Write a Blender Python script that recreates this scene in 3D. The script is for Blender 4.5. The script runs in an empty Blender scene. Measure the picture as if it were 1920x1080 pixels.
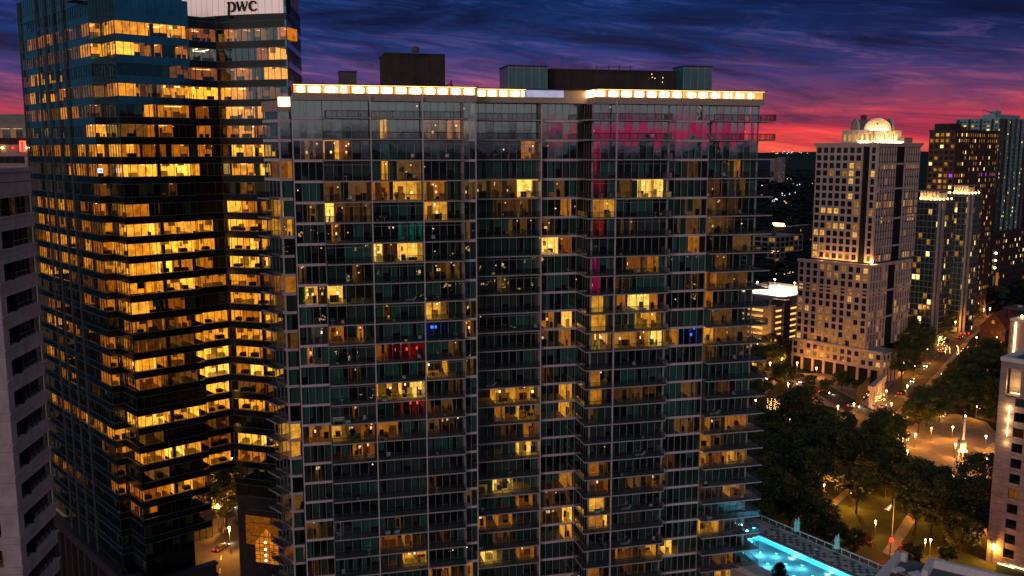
import bpy, math, random
from math import sin, cos, tan, radians, pi, atan2, sqrt, hypot
random.seed(7)
C = bpy.context.scene.collection
SC = bpy.context.scene

# ---------------------------------------------------------------- camera, world, sun, exposure
FPX, TILT, H = 1750.0, radians(8.35), 106.0
cd = bpy.data.cameras.new("camera"); cam = bpy.data.objects.new("camera", cd); C.objects.link(cam)
cam.location = (0, 0, H); cam.rotation_euler = (radians(90) - TILT, 0, 0)
cd.sensor_width = 36.0; cd.lens = 36.0 * FPX / 1920.0; cd.clip_start = 0.5; cd.clip_end = 40000
SC.camera = cam
SC.view_settings.view_transform = 'Standard'; SC.view_settings.look = 'None'
SC.view_settings.exposure = 0.0; SC.view_settings.gamma = 1.0
SC.cycles.max_bounces = 6; SC.cycles.diffuse_bounces = 2; SC.cycles.glossy_bounces = 3
SC.cycles.transparent_max_bounces = 12; SC.cycles.transmission_bounces = 2
SC.cycles.sample_clamp_indirect = 3.0; SC.cycles.caustics_reflective = False; SC.cycles.caustics_refractive = False

class NT:
    """small helper to write node trees"""
    def __init__(s, tree): s.t = tree; s.n = tree.nodes; s.l = tree.links
    def node(s, kind, ins=None, **kw):
        nd = s.n.new(kind)
        for k, v in kw.items(): setattr(nd, k, v)
        for k, v in (ins or {}).items():
            sock = nd.inputs[k]
            if isinstance(v, bpy.types.NodeSocket): s.l.new(v, sock)
            else: sock.default_value = v
        return nd
    def math(s, op, a, b=0.0, clamp=False):
        nd = s.node('ShaderNodeMath', {0: a, 1: b}, operation=op); nd.use_clamp = clamp; return nd.outputs[0]
    def ramp(s, fac, stops, interp='LINEAR'):
        nd = s.node('ShaderNodeValToRGB', {0: fac}); cr = nd.color_ramp; cr.interpolation = interp
        while len(cr.elements) < len(stops): cr.elements.new(0.5)
        for e, (p, c) in zip(cr.elements, stops): e.position = p; e.color = (*c, 1)
        return nd.outputs[0]
    def mix(s, f, a, b, blend='MIX'):
        nd = s.node('ShaderNodeMix', data_type='RGBA', blend_type=blend)
        for i, v in ((0, f), (6, a), (7, b)):
            if isinstance(v, bpy.types.NodeSocket): s.l.new(v, nd.inputs[i])
            else: nd.inputs[i].default_value = v if i == 0 else (*v, 1)
        return nd.outputs[2]

SUN_EL, SUN_AZ = radians(7), radians(205)       # afterglow comes from behind the camera
def sky_world():
    w = bpy.data.worlds.new("World"); SC.world = w; w.use_nodes = True
    w.node_tree.nodes.clear(); N = NT(w.node_tree)
    d = N.node('ShaderNodeTexCoord').outputs['Generated']
    sp = N.node('ShaderNodeSeparateXYZ', {0: d}); X, Y, Z = sp.outputs
    az = N.math('ARCTAN2', X, Y)
    # streaky cloud field, stretched along the horizon
    el = N.math('ARCSINE', Z)
    tiltel = N.math('ADD', el, N.math('MULTIPLY', az, 0.11))
    v1 = N.node('ShaderNodeCombineXYZ', {0: N.math('MULTIPLY', az, 5.0), 1: N.math('MULTIPLY', tiltel, 36.0), 2: 3.7}).outputs[0]
    n1 = N.node('ShaderNodeTexNoise', {'Vector': v1, 'Scale': 1.0, 'Detail': 9.0, 'Roughness': 0.6, 'Distortion': 0.9}).outputs['Fac']
    v2 = N.node('ShaderNodeCombineXYZ', {0: N.math('MULTIPLY', az, 11.0), 1: N.math('MULTIPLY', tiltel, 105.0), 2: 9.1}).outputs[0]
    n2 = N.node('ShaderNodeTexNoise', {'Vector': v2, 'Scale': 1.0, 'Detail': 9.0, 'Roughness': 0.65, 'Distortion': 1.1}).outputs['Fac']
    e2 = N.math('ADD', el, N.math('MULTIPLY', N.math('SUBTRACT', n1, 0.5), 0.075))
    t = N.math('MULTIPLY', e2, 4.0, True)
    front = N.ramp(t, [(0.0, (1.0, .12, .07)), (.05, (.95, .06, .06)), (.11, (.60, .045, .075)), (.19, (.24, .05, .12)),
                       (.30, (.075, .052, .19)), (.42, (.015, .038, .17)), (.60, (.003, .018, .09)), (1.0, (.006, .016, .06))])
    glow = N.ramp(t, [(0.0, (1.0, .19, .08)), (.09, (1.0, .09, .09)), (.2, (.46, .10, .16)), (.34, (.21, .105, .29)), (.52, (.035, .075, .31)), (.75, (.006, .03, .12)), (1.0, (.01, .02, .06))])
    dark = N.ramp(t, [(0.0, (.60, .05, .05)), (.09, (.26, .028, .06)), (.2, (.095, .026, .065)), (.38, (.018, .013, .055)), (.6, (.003, .007, .032)), (1.0, (.006, .010, .04))])
    m_dark = N.ramp(N.math('ADD', N.math('MULTIPLY', n1, .65), N.math('MULTIPLY', n2, .35)), [(.45, (0, 0, 0)), (.60, (1, 1, 1))])
    m_glow = N.ramp(n2, [(.48, (0, 0, 0)), (.64, (1, 1, 1))])
    c = N.mix(N.math('MULTIPLY', m_glow, .8), front, glow)
    c = N.mix(N.math('MULTIPLY', m_dark, .9), c, dark)
    shade = N.math('MULTIPLY', N.node('ShaderNodeMapRange', {0: az, 1: .12, 2: .5, 3: 0.0, 4: .75}).outputs[0], N.node('ShaderNodeMapRange', {0: el, 1: .05, 2: .13, 3: 0.0, 4: 1.0}).outputs[0])
    c = N.mix(shade, c, (.004, .005, .028))
    rd = N.math('MULTIPLY', N.node('ShaderNodeMapRange', {0: az, 1: .30, 2: .50, 3: 0.0, 4: .65}).outputs[0], N.node('ShaderNodeMapRange', {0: el, 1: .045, 2: .01, 3: 0.0, 4: 1.0}).outputs[0])
    c = N.mix(rd, c, (.36, .022, .085))
    # behind the camera: pale afterglow, a magenta band to the right of it, teal dusk at the sides
    tb = N.math('MULTIPLY', N.math('ADD', el, N.math('MULTIPLY', N.math('SUBTRACT', n2, .5), .012)), 4.0, True)
    pink = N.ramp(tb, [(0.0, (.04, .06, .08)), (.035, (.24, .12, .20)), (.055, (1.1, .02, .17)), (.10, (.85, .05, .18)), (.13, (.40, .22, .28)), (.16, (.36, .31, .34)), (.5, (.40, .385, .41)), (1.0, (.18, .21, .27))])
    grey = N.ramp(tb, [(0.0, (.05, .06, .08)), (.05, (.12, .11, .14)), (.12, (.37, .345, .35)), (.5, (.46, .43, .43)), (1.0, (.18, .21, .27))])
    side = N.ramp(tb, [(0.0, (.012, .024, .036)), (.08, (.016, .06, .085)), (.4, (.018, .070, .12)), (1.0, (.03, .085, .16))])
    def step(v, a, b): return N.node('ShaderNodeMapRange', {0: v, 1: a, 2: b, 3: 0.0, 4: 1.0}).outputs[0]
    bk = N.mix(step(X, .49, .56), grey, pink)
    bk = N.mix(step(X, .74, .86), bk, side)
    c = N.mix(step(X, -.53, -.64), c, side)
    c = N.mix(step(Y, .05, -.20), c, bk)
    up = step(el, .20, .65)
    c = N.mix(up, c, (.095, .105, .15))
    nish = N.node('ShaderNodeTexSky', sky_type='NISHITA'); nish.sun_disc = False
    nish.sun_elevation = radians(-3); nish.sun_rotation = SUN_AZ
    b1 = N.node('ShaderNodeBackground', {0: c, 1: 1.0}).outputs[0]
    b2 = N.node('ShaderNodeBackground', {0: nish.outputs[0], 1: 0.05}).outputs[0]
    a = N.node('ShaderNodeAddShader', {0: b1, 1: b2}).outputs[0]
    N.node('ShaderNodeOutputWorld', {'Surface': a})
sky_world()
sl = bpy.data.lights.new("sun", 'SUN'); sl.energy = 0.45; sl.angle = radians(14); sl.color = (1.0, .66, .62)
sun = bpy.data.objects.new("sun", sl); C.objects.link(sun)
sun.rotation_euler = (radians(90) - SUN_EL, 0, pi - SUN_AZ)   # shines forward and slightly right

# ---------------------------------------------------------------- pixel <-> world helpers (photo is 1920 x 1080)
def ray(px, py):
    dx, dy = (px - 960) / FPX, (540 - py) / FPX
    return (dx, cos(TILT) + dy * sin(TILT), -sin(TILT) + dy * cos(TILT))
def W(px, py, z=0.0):                       # point on the level z seen at that pixel
    d = ray(px, py); k = (z - H) / d[2]; return (d[0] * k, d[1] * k, z)
def WY(px, py, y):                          # point at forward distance y
    d = ray(px, py); k = y / d[1]; return (d[0] * k, y, H + d[2] * k)
def PX(x, y, z):
    dz = z - H; f = y * cos(TILT) - dz * sin(TILT); u = y * sin(TILT) + dz * cos(TILT)
    return 960 + FPX * x / f, 540 - FPX * u / f

class Frame:
    """vertical plane: T(u, o, z) = origin + u along + o outward"""
    def __init__(s, x, y, ux, uy):
        L = hypot(ux, uy); s.x, s.y, s.ux, s.uy = x, y, ux / L, uy / L; s.nx, s.ny = s.uy, -s.ux
    def T(s, u, o, z): return (s.x + s.ux * u + s.nx * o, s.y + s.uy * u + s.ny * o, z)
    def hit(s, px, py, o=0.0):
        d = ray(px, py); ox, oy = s.x + s.nx * o, s.y + s.ny * o
        k = (ox * s.nx + oy * s.ny) / (d[0] * s.nx + d[1] * s.ny)
        X, Y = d[0] * k, d[1] * k
        return (X - ox) * s.ux + (Y - oy) * s.uy, H + d[2] * k

# ---------------------------------------------------------------- materials
MATS = {}
def new_mat(name):
    m = bpy.data.materials.new(name); m.use_nodes = True; m.node_tree.nodes.clear(); MATS[name] = m
    return m, NT(m.node_tree)
def diffuse(name, col, rough=.8, spec=.3, noise=.25, scale=1.5, metal=0.0, bump=0.0, stretch=(1, 1, 1)):
    m, N = new_mat(name)
    co = N.node('ShaderNodeTexCoord').outputs['Object']
    mp = N.node('ShaderNodeMapping', {0: co, 3: stretch}).outputs[0]
    n = N.node('ShaderNodeTexNoise', {'Vector': mp, 'Scale': scale, 'Detail': 6.0, 'Roughness': .6}).outputs['Fac']
    a = tuple(x * (1 - noise) for x in col); b = tuple(min(1, x * (1 + noise)) for x in col)
    c = N.ramp(n, [(.3, a), (.7, b)])
    ins = {'Base Color': c, 'Roughness': rough, 'Specular IOR Level': spec, 'Metallic': metal}
    if bump:
        ins['Normal'] = N.node('ShaderNodeBump', {'Height': n, 'Strength': bump, 'Distance': .05}).outputs[0]
    p = N.node('ShaderNodeBsdfPrincipled', ins)
    N.node('ShaderNodeOutputMaterial', {'Surface': p.outputs[0]}); return m
def emit(name, col, st, vary=.35, scale=(.7, .7, .5), sample=False):
    m, N = new_mat(name)
    c = (*col, 1)
    if vary:
        co = N.node('ShaderNodeTexCoord').outputs['Object']
        mp = N.node('ShaderNodeMapping', {0: co, 3: scale}).outputs[0]
        n = N.node('ShaderNodeTexNoise', {'Vector': mp, 'Scale': 1.0, 'Detail': 4.0, 'Roughness': .65}).outputs['Fac']
        s = N.node('ShaderNodeMapRange', {0: n, 1: .32, 2: .68, 3: st * (1 - vary), 4: st * (1 + vary)}).outputs[0]
    else: s = st
    e = N.node('ShaderNodeEmission', {0: c, 1: s})
    N.node('ShaderNodeOutputMaterial', {'Surface': e.outputs[0]})
    m.cycles.emission_sampling = 'AUTO' if sample else 'NONE'; return m
def glass(name, tint, refl, fac0, rough=.015, wav=.0):
    """tinted pane: see-through, with a mirror coat that grows towards grazing angles"""
    m, N = new_mat(name)
    lw = N.node('ShaderNodeLayerWeight', {'Blend': .35}).outputs['Facing']
    f = N.node('ShaderNodeMapRange', {0: lw, 1: 0, 2: 1, 3: fac0, 4: min(.9, fac0 + .55)}).outputs[0]
    t = N.node('ShaderNodeBsdfTransparent', {0: (*tint, 1)}).outputs[0]
    g = {0: (*refl, 1), 1: rough}
    gn = N.node('ShaderNodeBsdfAnisotropic', {'Color': (*refl, 1), 'Roughness': rough})
    if wav:
        co = N.node('ShaderNodeTexCoord').outputs['Object']
        n = N.node('ShaderNodeTexNoise', {'Vector': co, 'Scale': .55, 'Detail': 2.0}).outputs['Fac']
        b = N.node('ShaderNodeBump', {'Height': n, 'Strength': wav, 'Distance': .06}).outputs[0]
        N.l.new(b, gn.inputs['Normal'])
    s = N.node('ShaderNodeMixShader', {0: f, 1: t, 2: gn.outputs[0]}).outputs[0]
    N.node('ShaderNodeOutputMaterial', {'Surface': s}); return m

glass('tower_glass', (.68, .78, .72), (.80, .92, .95), .27, wav=.10)
glass('office_glass', (.88, .85, .56), (.50, .70, .80), .16, wav=.07)
glass('teal_glass', (.25, .45, .45), (.6, .95, .95), .34, wav=.2)
glass('dark_pane', (.30, .33, .33), (.6, .7, .75), .22)
glass('rail_glass', (.84, .90, .89), (.7, .8, .85), .05)
diffuse('frame_pink', (.64, .53, .545), .45, .4, .12)
diffuse('mullion', (.40, .36, .365), .45, .4, .15)
diffuse('slab', (.27, .245, .24), .8, .2, .35, .6)
diffuse('rail_dark', (.028, .026, .028), .5, .3)
diffuse('core_dark', (.018, .02, .022), .9, .1)
diffuse('floor_wood', (.05, .04, .03), .6, .2)
diffuse('fascia', (.42, .33, .27), .6, .3, .1)
diffuse('furniture_dark', (.02, .018, .016), .8, .1)
diffuse('furniture_pale', (.80, .77, .74), .7, .2)
diffuse('curtain_teal', (.13, .37, .345), .9, .1, .3, 3, stretch=(3, 3, .2))
diffuse('curtain_green', (.065, .16, .148), .9, .1, .3, 3, stretch=(3, 3, .2))
diffuse('curtain_grey', (.15, .19, .185), .9, .1, .3, 3, stretch=(3, 3, .2))
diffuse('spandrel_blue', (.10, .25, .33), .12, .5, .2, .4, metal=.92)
diffuse('spandrel_black', (.010, .014, .017), .22, .5, .3, .4)
diffuse('mullion_dark', (.035, .045, .05), .4, .4)
diffuse('mullion_steel', (.10, .11, .12), .4, .5)
diffuse('mech_brown', (.055, .043, .040), .75, .2, .3, .5)
diffuse('mech_grey', (.13, .11, .11), .75, .2, .3, .5)
diffuse('stone_grey', (.45, .355, .375), .8, .2, .22, .5, bump=.3)
diffuse('stone_joint', (.09, .08, .085), .9, .1)
diffuse('stone_pink', (.53, .43, .395), .8, .2, .16, .25)
diffuse('stone_tan', (.33, .28, .245), .8, .2, .28, .35, bump=.3, stretch=(1, 1, 2.5))
diffuse('brick_brown', (.085, .05, .04), .85, .15, .3, .6)
diffuse('brick_dark', (.05, .04, .042), .85, .15, .3, .6)
diffuse('concrete', (.27, .255, .245), .85, .2, .3, .4)
diffuse('concrete_teal', (.22, .42, .44), .8, .2, .2, .3)
diffuse('white_paint', (.72, .70, .70), .6, .3, .1)
diffuse('roof_grey', (.15, .155, .17), .9, .1, .35, .25)
diffuse('roof_pale', (.34, .34, .36), .9, .1, .25, .25)
diffuse('roof_red', (.26, .055, .03), .8, .2, .25, 1)
diffuse('asphalt', (.055, .052, .05), .85, .2, .25, .3)
diffuse('road_paint', (.65, .6, .5), .7, .2, .2)
diffuse('paving', (.22, .19, .165), .8, .2, .3, .5)
diffuse('grass', (.045, .06, .02), .9, .1, .4, .25)
diffuse('forest_floor', (.010, .022, .018), .95, .05, .4, .01)
diffuse('bark', (.06, .04, .028), .9, .1, .3, 2)
diffuse('leaf_dark', (.062, .086, .028), .7, .2, .45, .35)
diffuse('leaf_mid', (.100, .125, .036), .7, .2, .45, .35)
diffuse('leaf_far', (.012, .030, .026), .8, .1, .5, .02)
diffuse('metal_pole', (.16, .15, .14), .45, .5)
diffuse('dark_metal', (.03, .03, .032), .4, .5)
diffuse('canvas', (.26, .36, .31), .8, .1, .15)
diffuse('deck_pale', (.50, .46, .42), .8, .2, .2, 1)
diffuse('deck_dark', (.11, .11, .12), .8, .2, .2, 1)
diffuse('pool_tile', (.30, .70, .80), .35, .4, .06, .4)
diffuse('letter_black', (.008, .008, .01), .5, .3)
diffuse('car_dark', (.03, .03, .035), .25, .6)
diffuse('car_silver', (.4, .4, .42), .25, .6)
diffuse('tyre', (.012, .012, .012), .9, .1)
diffuse('sign_white', (.6, .55, .5), .6, .3)
# lit rooms: lamplight and its unevenness painted into glowing walls, ceilings and floors
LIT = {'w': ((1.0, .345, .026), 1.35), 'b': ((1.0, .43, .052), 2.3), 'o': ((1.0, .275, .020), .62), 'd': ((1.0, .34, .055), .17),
       'r': ((1.0, .03, .02), .26), 't': ((.03, .75, .60), .12), 'u': ((.03, .12, .75), .05), 'm': ((.9, .02, .16), .35), 'v': ((.75, .65, .62), .16)}  # m rooms paint in a pink stripe mirrored by the glass
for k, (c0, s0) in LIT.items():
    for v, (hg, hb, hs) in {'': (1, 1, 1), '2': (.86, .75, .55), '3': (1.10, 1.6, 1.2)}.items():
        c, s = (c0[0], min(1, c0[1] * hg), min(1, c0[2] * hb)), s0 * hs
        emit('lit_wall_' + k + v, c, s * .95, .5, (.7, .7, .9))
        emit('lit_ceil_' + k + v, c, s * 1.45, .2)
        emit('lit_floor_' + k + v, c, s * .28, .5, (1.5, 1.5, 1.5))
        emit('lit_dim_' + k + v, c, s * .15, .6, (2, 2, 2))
        hot = tuple(min(1, x * .6 + .4 * y) for x, y in zip(c, (1, .85, .55)))
        emit('lamp_' + k + v, hot if k not in 'rtum' else c, {'d': 1.6, 'o': 3.0}.get(k, 5.0), 0)
emit('win_warm', (1.0, .50, .10), .80, .6, (.9, .9, .9)); emit('win_gold', (1.0, .40, .06), .34, .7, (.9, .9, .9))
emit('win_hot', (1.0, .66, .25), 2.0, .3); emit('win_purple', (.45, .05, 1.0), 1.2, 0)
emit('lamp_orange', (1.0, .50, .14), 22, 0); emit('lamp_white', (1.0, .78, .50), 26, 0)
emit('strip_light', (1.0, .62, .27), 3.6, .18, (.4, .4, .1), sample=True)
emit('strip_hot', (1.0, .60, .26), 7.0, 0, sample=True); emit('spill_glow', (1.0, .40, .09), 1.25, .35)
emit('garage_glow', (1.0, .47, .10), 1.6, .3); emit('red_light', (1.0, .012, .008), 9, 0); emit('tail_red', (1.0, .01, .004), 5, 0)
emit('head_white', (1.0, .9, .75), 14, 0); emit('far_orange', (1.0, .45, .14), 2.6, 0); emit('far_white', (.9, .85, .9), 1.8, 0)
emit('far_red', (1.0, .14, .08), 2.0, 0); emit('screen_white', (.75, .85, 1.0), 1.3, 0); emit('pool_lamp', (.75, .9, 1.0), 6, 0, sample=True)
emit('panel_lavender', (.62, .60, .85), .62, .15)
emit('fairy', (1.0, .55, .16), 5.0, 0)
def water_mat():
    m, N = new_mat('pool_water')
    co = N.node('ShaderNodeTexCoord').outputs['Object']
    n = N.node('ShaderNodeTexNoise', {'Vector': co, 'Scale': 1.1, 'Detail': 3.0}).outputs['Fac']
    b = N.node('ShaderNodeBump', {'Height': n, 'Strength': .35, 'Distance': .08}).outputs[0]
    t = N.node('ShaderNodeBsdfTransparent', {0: (.62, .93, .98, 1)}).outputs[0]
    g = N.node('ShaderNodeBsdfAnisotropic', {'Color': (.9, .95, 1, 1), 'Roughness': .03, 'Normal': b}).outputs[0]
    s = N.node('ShaderNodeMixShader', {0: .07, 1: t, 2: g}).outputs[0]
    N.node('ShaderNodeOutputMaterial', {'Surface': s})
water_mat()

# ---------------------------------------------------------------- mesh builder, things, parts
class MB:
    def __init__(s): s.v = []; s.f = []; s.m = []
    def quad(s, a, b, c, d, mat):
        i = len(s.v); s.v += [a, b, c, d]; s.f.append((i, i + 1, i + 2, i + 3)); s.m.append(mat)
    def poly(s, pts, mat):
        i = len(s.v); s.v += list(pts); s.f.append(tuple(range(i, i + len(pts)))); s.m.append(mat)
    def hexa(s, p, mat, skip=()):            # p: 8 points, 0-3 bottom loop, 4-7 top loop
        i = len(s.v); s.v += list(p)
        for k, q in enumerate(((3, 2, 1, 0), (4, 5, 6, 7), (0, 1, 5, 4), (1, 2, 6, 5), (2, 3, 7, 6), (3, 0, 4, 7))):
            if k in skip: continue
            s.f.append(tuple(i + j for j in q)); s.m.append(mat)
    def box(s, x0, y0, z0, x1, y1, z1, mat):
        s.hexa([(x0, y0, z0), (x1, y0, z0), (x1, y1, z0), (x0, y1, z0), (x0, y0, z1), (x1, y0, z1), (x1, y1, z1), (x0, y1, z1)], mat)
    def fbox(s, F, u0, u1, o0, o1, z0, z1, mat, skip=()):     # box in a facade frame, o0 inner, o1 outer
        s.hexa([F.T(u0, o1, z0), F.T(u1, o1, z0), F.T(u1, o0, z0), F.T(u0, o0, z0),
                F.T(u0, o1, z1), F.T(u1, o1, z1), F.T(u1, o0, z1), F.T(u0, o0, z1)], mat, skip)
    def prism(s, pts, z0, z1, mat, top=None, bottom=True):
        n = len(pts)
        for i in range(n):
            a, b = pts[i], pts[(i + 1) % n]
            s.quad((a[0], a[1], z0), (b[0], b[1], z0), (b[0], b[1], z1), (a[0], a[1], z1), mat)
        s.poly([(p[0], p[1], z1) for p in pts], top or mat)
        if bottom: s.poly([(p[0], p[1], z0) for p in reversed(pts)], mat)
    def tube(s, a, b, r0, r1, mat, n=6):
        ax = [b[i] - a[i] for i in range(3)]; L = sqrt(sum(x * x for x in ax)) or 1; ax = [x / L for x in ax]
        t = (1, 0, 0) if abs(ax[0]) < .8 else (0, 1, 0)
        e = (ax[1] * t[2] - ax[2] * t[1], ax[2] * t[0] - ax[0] * t[2], ax[0] * t[1] - ax[1] * t[0])
        l = sqrt(sum(x * x for x in e)); e = [x / l for x in e]
        g = (ax[1] * e[2] - ax[2] * e[1], ax[2] * e[0] - ax[0] * e[2], ax[0] * e[1] - ax[1] * e[0])
        i = len(s.v)
        for P, r in ((a, r0), (b, r1)):
            for k in range(n):
                w = 2 * pi * k / n; s.v.append(tuple(P[j] + r * (cos(w) * e[j] + sin(w) * g[j]) for j in range(3)))
        for k in range(n):
            k2 = (k + 1) % n; s.f.append((i + k, i + k2, i + n + k2, i + n + k)); s.m.append(mat)
        s.f.append(tuple(i + k for k in reversed(range(n)))); s.m.append(mat)
        s.f.append(tuple(i + n + k for k in range(n))); s.m.append(mat)
    def ball(s, c, r, mat, n=8, m=5, sz=1.0):
        rings = [(r * sin(pi * j / m), -r * sz * cos(pi * j / m)) for j in range(m + 1)]
        i = len(s.v)
        for R, z in rings:
            for k in range(n): s.v.append((c[0] + R * cos(2 * pi * k / n), c[1] + R * sin(2 * pi * k / n), c[2] + z))
        for j in range(m):
            for k in range(n):
                k2 = (k + 1) % n; s.f.append((i + j * n + k, i + j * n + k2, i + (j + 1) * n + k2, i + (j + 1) * n + k)); s.m.append(mat)
    def lathe(s, c, prof, mat, n=10):
        i = len(s.v)
        for R, z in prof:
            for k in range(n): s.v.append((c[0] + R * cos(2 * pi * k / n), c[1] + R * sin(2 * pi * k / n), c[2] + z))
        for j in range(len(prof) - 1):
            for k in range(n):
                k2 = (k + 1) % n; s.f.append((i + j * n + k, i + j * n + k2, i + (j + 1) * n + k2, i + (j + 1) * n + k)); s.m.append(mat)
    def add(s, o):
        i = len(s.v); s.v += o.v; s.f += [tuple(i + j for j in f) for f in o.f]; s.m += o.m
    def build(s, name, parent=None, smooth=False, at=None):
        me = bpy.data.meshes.new(name)
        org = root_of(parent).location if parent else (at or (0, 0, 0))
        me.from_pydata([(a - org[0], b - org[1], c - org[2]) for a, b, c in s.v], [], s.f)
        names = []
        for k in s.m:
            if k not in names: names.append(k)
        for k in names: me.materials.append(MATS[k])
        idx = {k: i for i, k in enumerate(names)}
        me.polygons.foreach_set('material_index', [idx[k] for k in s.m])
        if smooth: me.polygons.foreach_set('use_smooth', [True] * len(s.f))
        o = bpy.data.objects.new(name, me); C.objects.link(o)
        if parent: o.parent = parent
        elif at: o.location = at
        return o
def root_of(o):
    while o.parent: o = o.parent
    return o
def thing(name, label, cat, loc=(0, 0, 0), group=None):
    o = bpy.data.objects.new(name, None); C.objects.link(o); o.location = loc; o.empty_display_size = .5
    o['label'] = label; o['category'] = cat
    if group: o['group'] = group
    return o
def tag(o, label, cat, group=None):
    o['label'] = label; o['category'] = cat
    if group: o['group'] = group
    return o
def struct(o): o['kind'] = 'structure'; return o
def stuff(o): o['kind'] = 'stuff'; return o
def copy_tree(o, loc=None, rz=0.0, sc=None, label=None):
    c = o.copy(); C.objects.link(c)
    if loc: c.location = loc
    c.rotation_euler = (0, 0, rz)
    if sc: c.scale = sc if isinstance(sc, tuple) else (sc, sc, sc)
    if label: c['label'] = label
    for ch in o.children:
        d = ch.copy(); C.objects.link(d); d.parent = c
        for g in ch.children:
            e = g.copy(); C.objects.link(e); e.parent = d
    return c
ORD = ['nearest', 'second nearest', 'third nearest', 'fourth nearest', 'fifth nearest', 'sixth nearest', 'seventh nearest', 'eighth nearest', 'ninth nearest', 'tenth nearest',
       'eleventh nearest', 'twelfth nearest', 'thirteenth nearest', 'fourteenth nearest', 'fifteenth nearest', 'sixteenth nearest', 'seventeenth nearest', 'eighteenth nearest', 'nineteenth nearest', 'twentieth nearest', 'twenty-first nearest', 'twenty-second nearest', 'twenty-third nearest', 'twenty-fourth nearest', 'twenty-fifth nearest', 'twenty-sixth nearest', 'twenty-seventh nearest', 'twenty-eighth nearest']
def parts_or_stuff(items, name, parent, most=100):
    """items: (size in the picture, mesh, [(sub name, sub mesh)...]); the largest become parts, the rest one stuff part"""
    items = sorted(items, key=lambda t: -t[0])
    for _, mb, subs in items[:most]:
        o = mb.build(name, parent)
        for sn, sm in subs:
            if sm.v: sm.build(sn, o)
    rest = items[most:]
    if rest:
        a = MB(); sub = {}
        for _, mb, subs in rest:
            a.add(mb)
            for sn, sm in subs: sub.setdefault(sn, MB()).add(sm)
        o = stuff(a.build(name, parent))
        for sn, sm in sub.items():
            if sm.v: stuff(sm.build(sn, o))

# ---------------------------------------------------------------- rooms behind glass
def room(mb, F, u0, u1, o, z0, z1, ty, depth=4.5, office=False, R=random):
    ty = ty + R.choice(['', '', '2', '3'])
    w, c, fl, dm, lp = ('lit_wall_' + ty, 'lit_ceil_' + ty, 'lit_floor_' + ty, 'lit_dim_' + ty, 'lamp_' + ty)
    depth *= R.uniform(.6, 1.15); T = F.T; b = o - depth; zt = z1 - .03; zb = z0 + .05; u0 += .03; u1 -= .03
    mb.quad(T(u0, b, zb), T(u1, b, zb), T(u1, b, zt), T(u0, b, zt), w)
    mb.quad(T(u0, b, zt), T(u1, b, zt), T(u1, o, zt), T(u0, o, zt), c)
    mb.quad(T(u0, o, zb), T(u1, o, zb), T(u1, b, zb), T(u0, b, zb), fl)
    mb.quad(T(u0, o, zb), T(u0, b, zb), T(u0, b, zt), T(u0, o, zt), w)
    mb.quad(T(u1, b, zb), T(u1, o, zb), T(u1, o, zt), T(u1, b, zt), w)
    Wd = u1 - u0; hh = zt - zb
    if Wd < .5: return
    if office:
        if Wd > 1.2 and 'd' not in ty: mb.fbox(F, u0 + .1, u1 - .1, b + .5, b + .9, zt - .14, zt - .05, lp)
        n = max(1, int(Wd / 1.9))
        for i in range(n):
            uc = u0 + (i + .5) * Wd / n
            if R.random() < .8:
                if R.random() < .5: mb.fbox(F, uc - .12, uc + .12, b + .4, o - .5, zt - .12, zt - .05, lp)
                else: mb.fbox(F, uc - .7, uc + .7, o - 2.4, o - 2.0, zt - .12, zt - .05, lp)
            if R.random() < .75: mb.fbox(F, uc - R.uniform(.4, 1.1), uc + R.uniform(.4, 1.1), o - 1.9, o - .6, zb, zb + R.uniform(.55, .85), R.choice(['furniture_dark', dm]))
            if R.random() < .4: mb.fbox(F, uc - .2, uc + .2, b + .3, b + .6, zb, zb + R.uniform(1.2, 1.9), 'furniture_dark')
            if R.random() < .35: mb.fbox(F, uc - R.uniform(.5, 1.2), uc + R.uniform(.3, 1.2), o - 3.6, o - 3.5, zb, zb + R.uniform(1.0, 1.6), dm)
            if R.random() < .55:
                x = uc + R.uniform(-.8, .8); mb.fbox(F, x, x + R.uniform(.3, .7), b + .05, b + .1, zb + .9, zb + 1.9, dm)
        if Wd > 5 and R.random() < .6:
            x = u0 + R.uniform(.3, .7) * Wd; mb.fbox(F, x, x + .12, b, o - .4, zb, zt, w)
        if R.random() < .5:
            x = u0 + R.uniform(0, .7) * Wd; mb.fbox(F, x, min(u1, x + R.uniform(.8, 2.0)), o - .12, o - .06, zt - R.uniform(.3, 1.1), zt, dm)
        return
    for i in range(R.randint(1, 3)):
        x = u0 + R.uniform(.15, .85) * Wd
        if R.random() < .5: mb.ball(T(x, o - R.uniform(1, 3), zt - R.uniform(.4, .9)), .14, lp, 6, 4)
        else: mb.fbox(F, x - .12, x + .12, b + .4, b + .7, zb + .9, zb + 1.3, lp)
    for i in range(R.randint(2, 3 + int(Wd / 1.1))):
        x = u0 + R.uniform(0, .85) * Wd; y = o - R.uniform(.5, 3)
        mb.fbox(F, x, min(u1, x + R.uniform(.4, 1.6)), y - .6, y, zb, zb + R.uniform(.4, 1.25), R.choice(['furniture_dark', 'furniture_dark', dm, fl]))
    if R.random() < .6:
        x = u0 + R.uniform(.1, .7) * Wd; mb.fbox(F, x, min(u1, x + R.uniform(.4, 1.0)), b + .03, b + .07, zb + 1.1, zb + 1.9, dm)
    if R.random() < .45:
        x = u0 + R.uniform(.1, .6) * Wd; mb.fbox(F, x, min(u1, x + .9), b + .03, b + .06, zb, zb + 2.1, dm)
    for e in (0, 1):
        if R.random() < .45:
            cw = R.uniform(.2, .45) * min(Wd, 2); x = u0 if e == 0 else u1 - cw
            mb.fbox(F, x, x + cw, o - .14, o - .08, zb, zt, R.choice([w, dm, fl]))
DOWN = {'b': 'w', 'w': 'o', 'o': 'd'}
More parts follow.
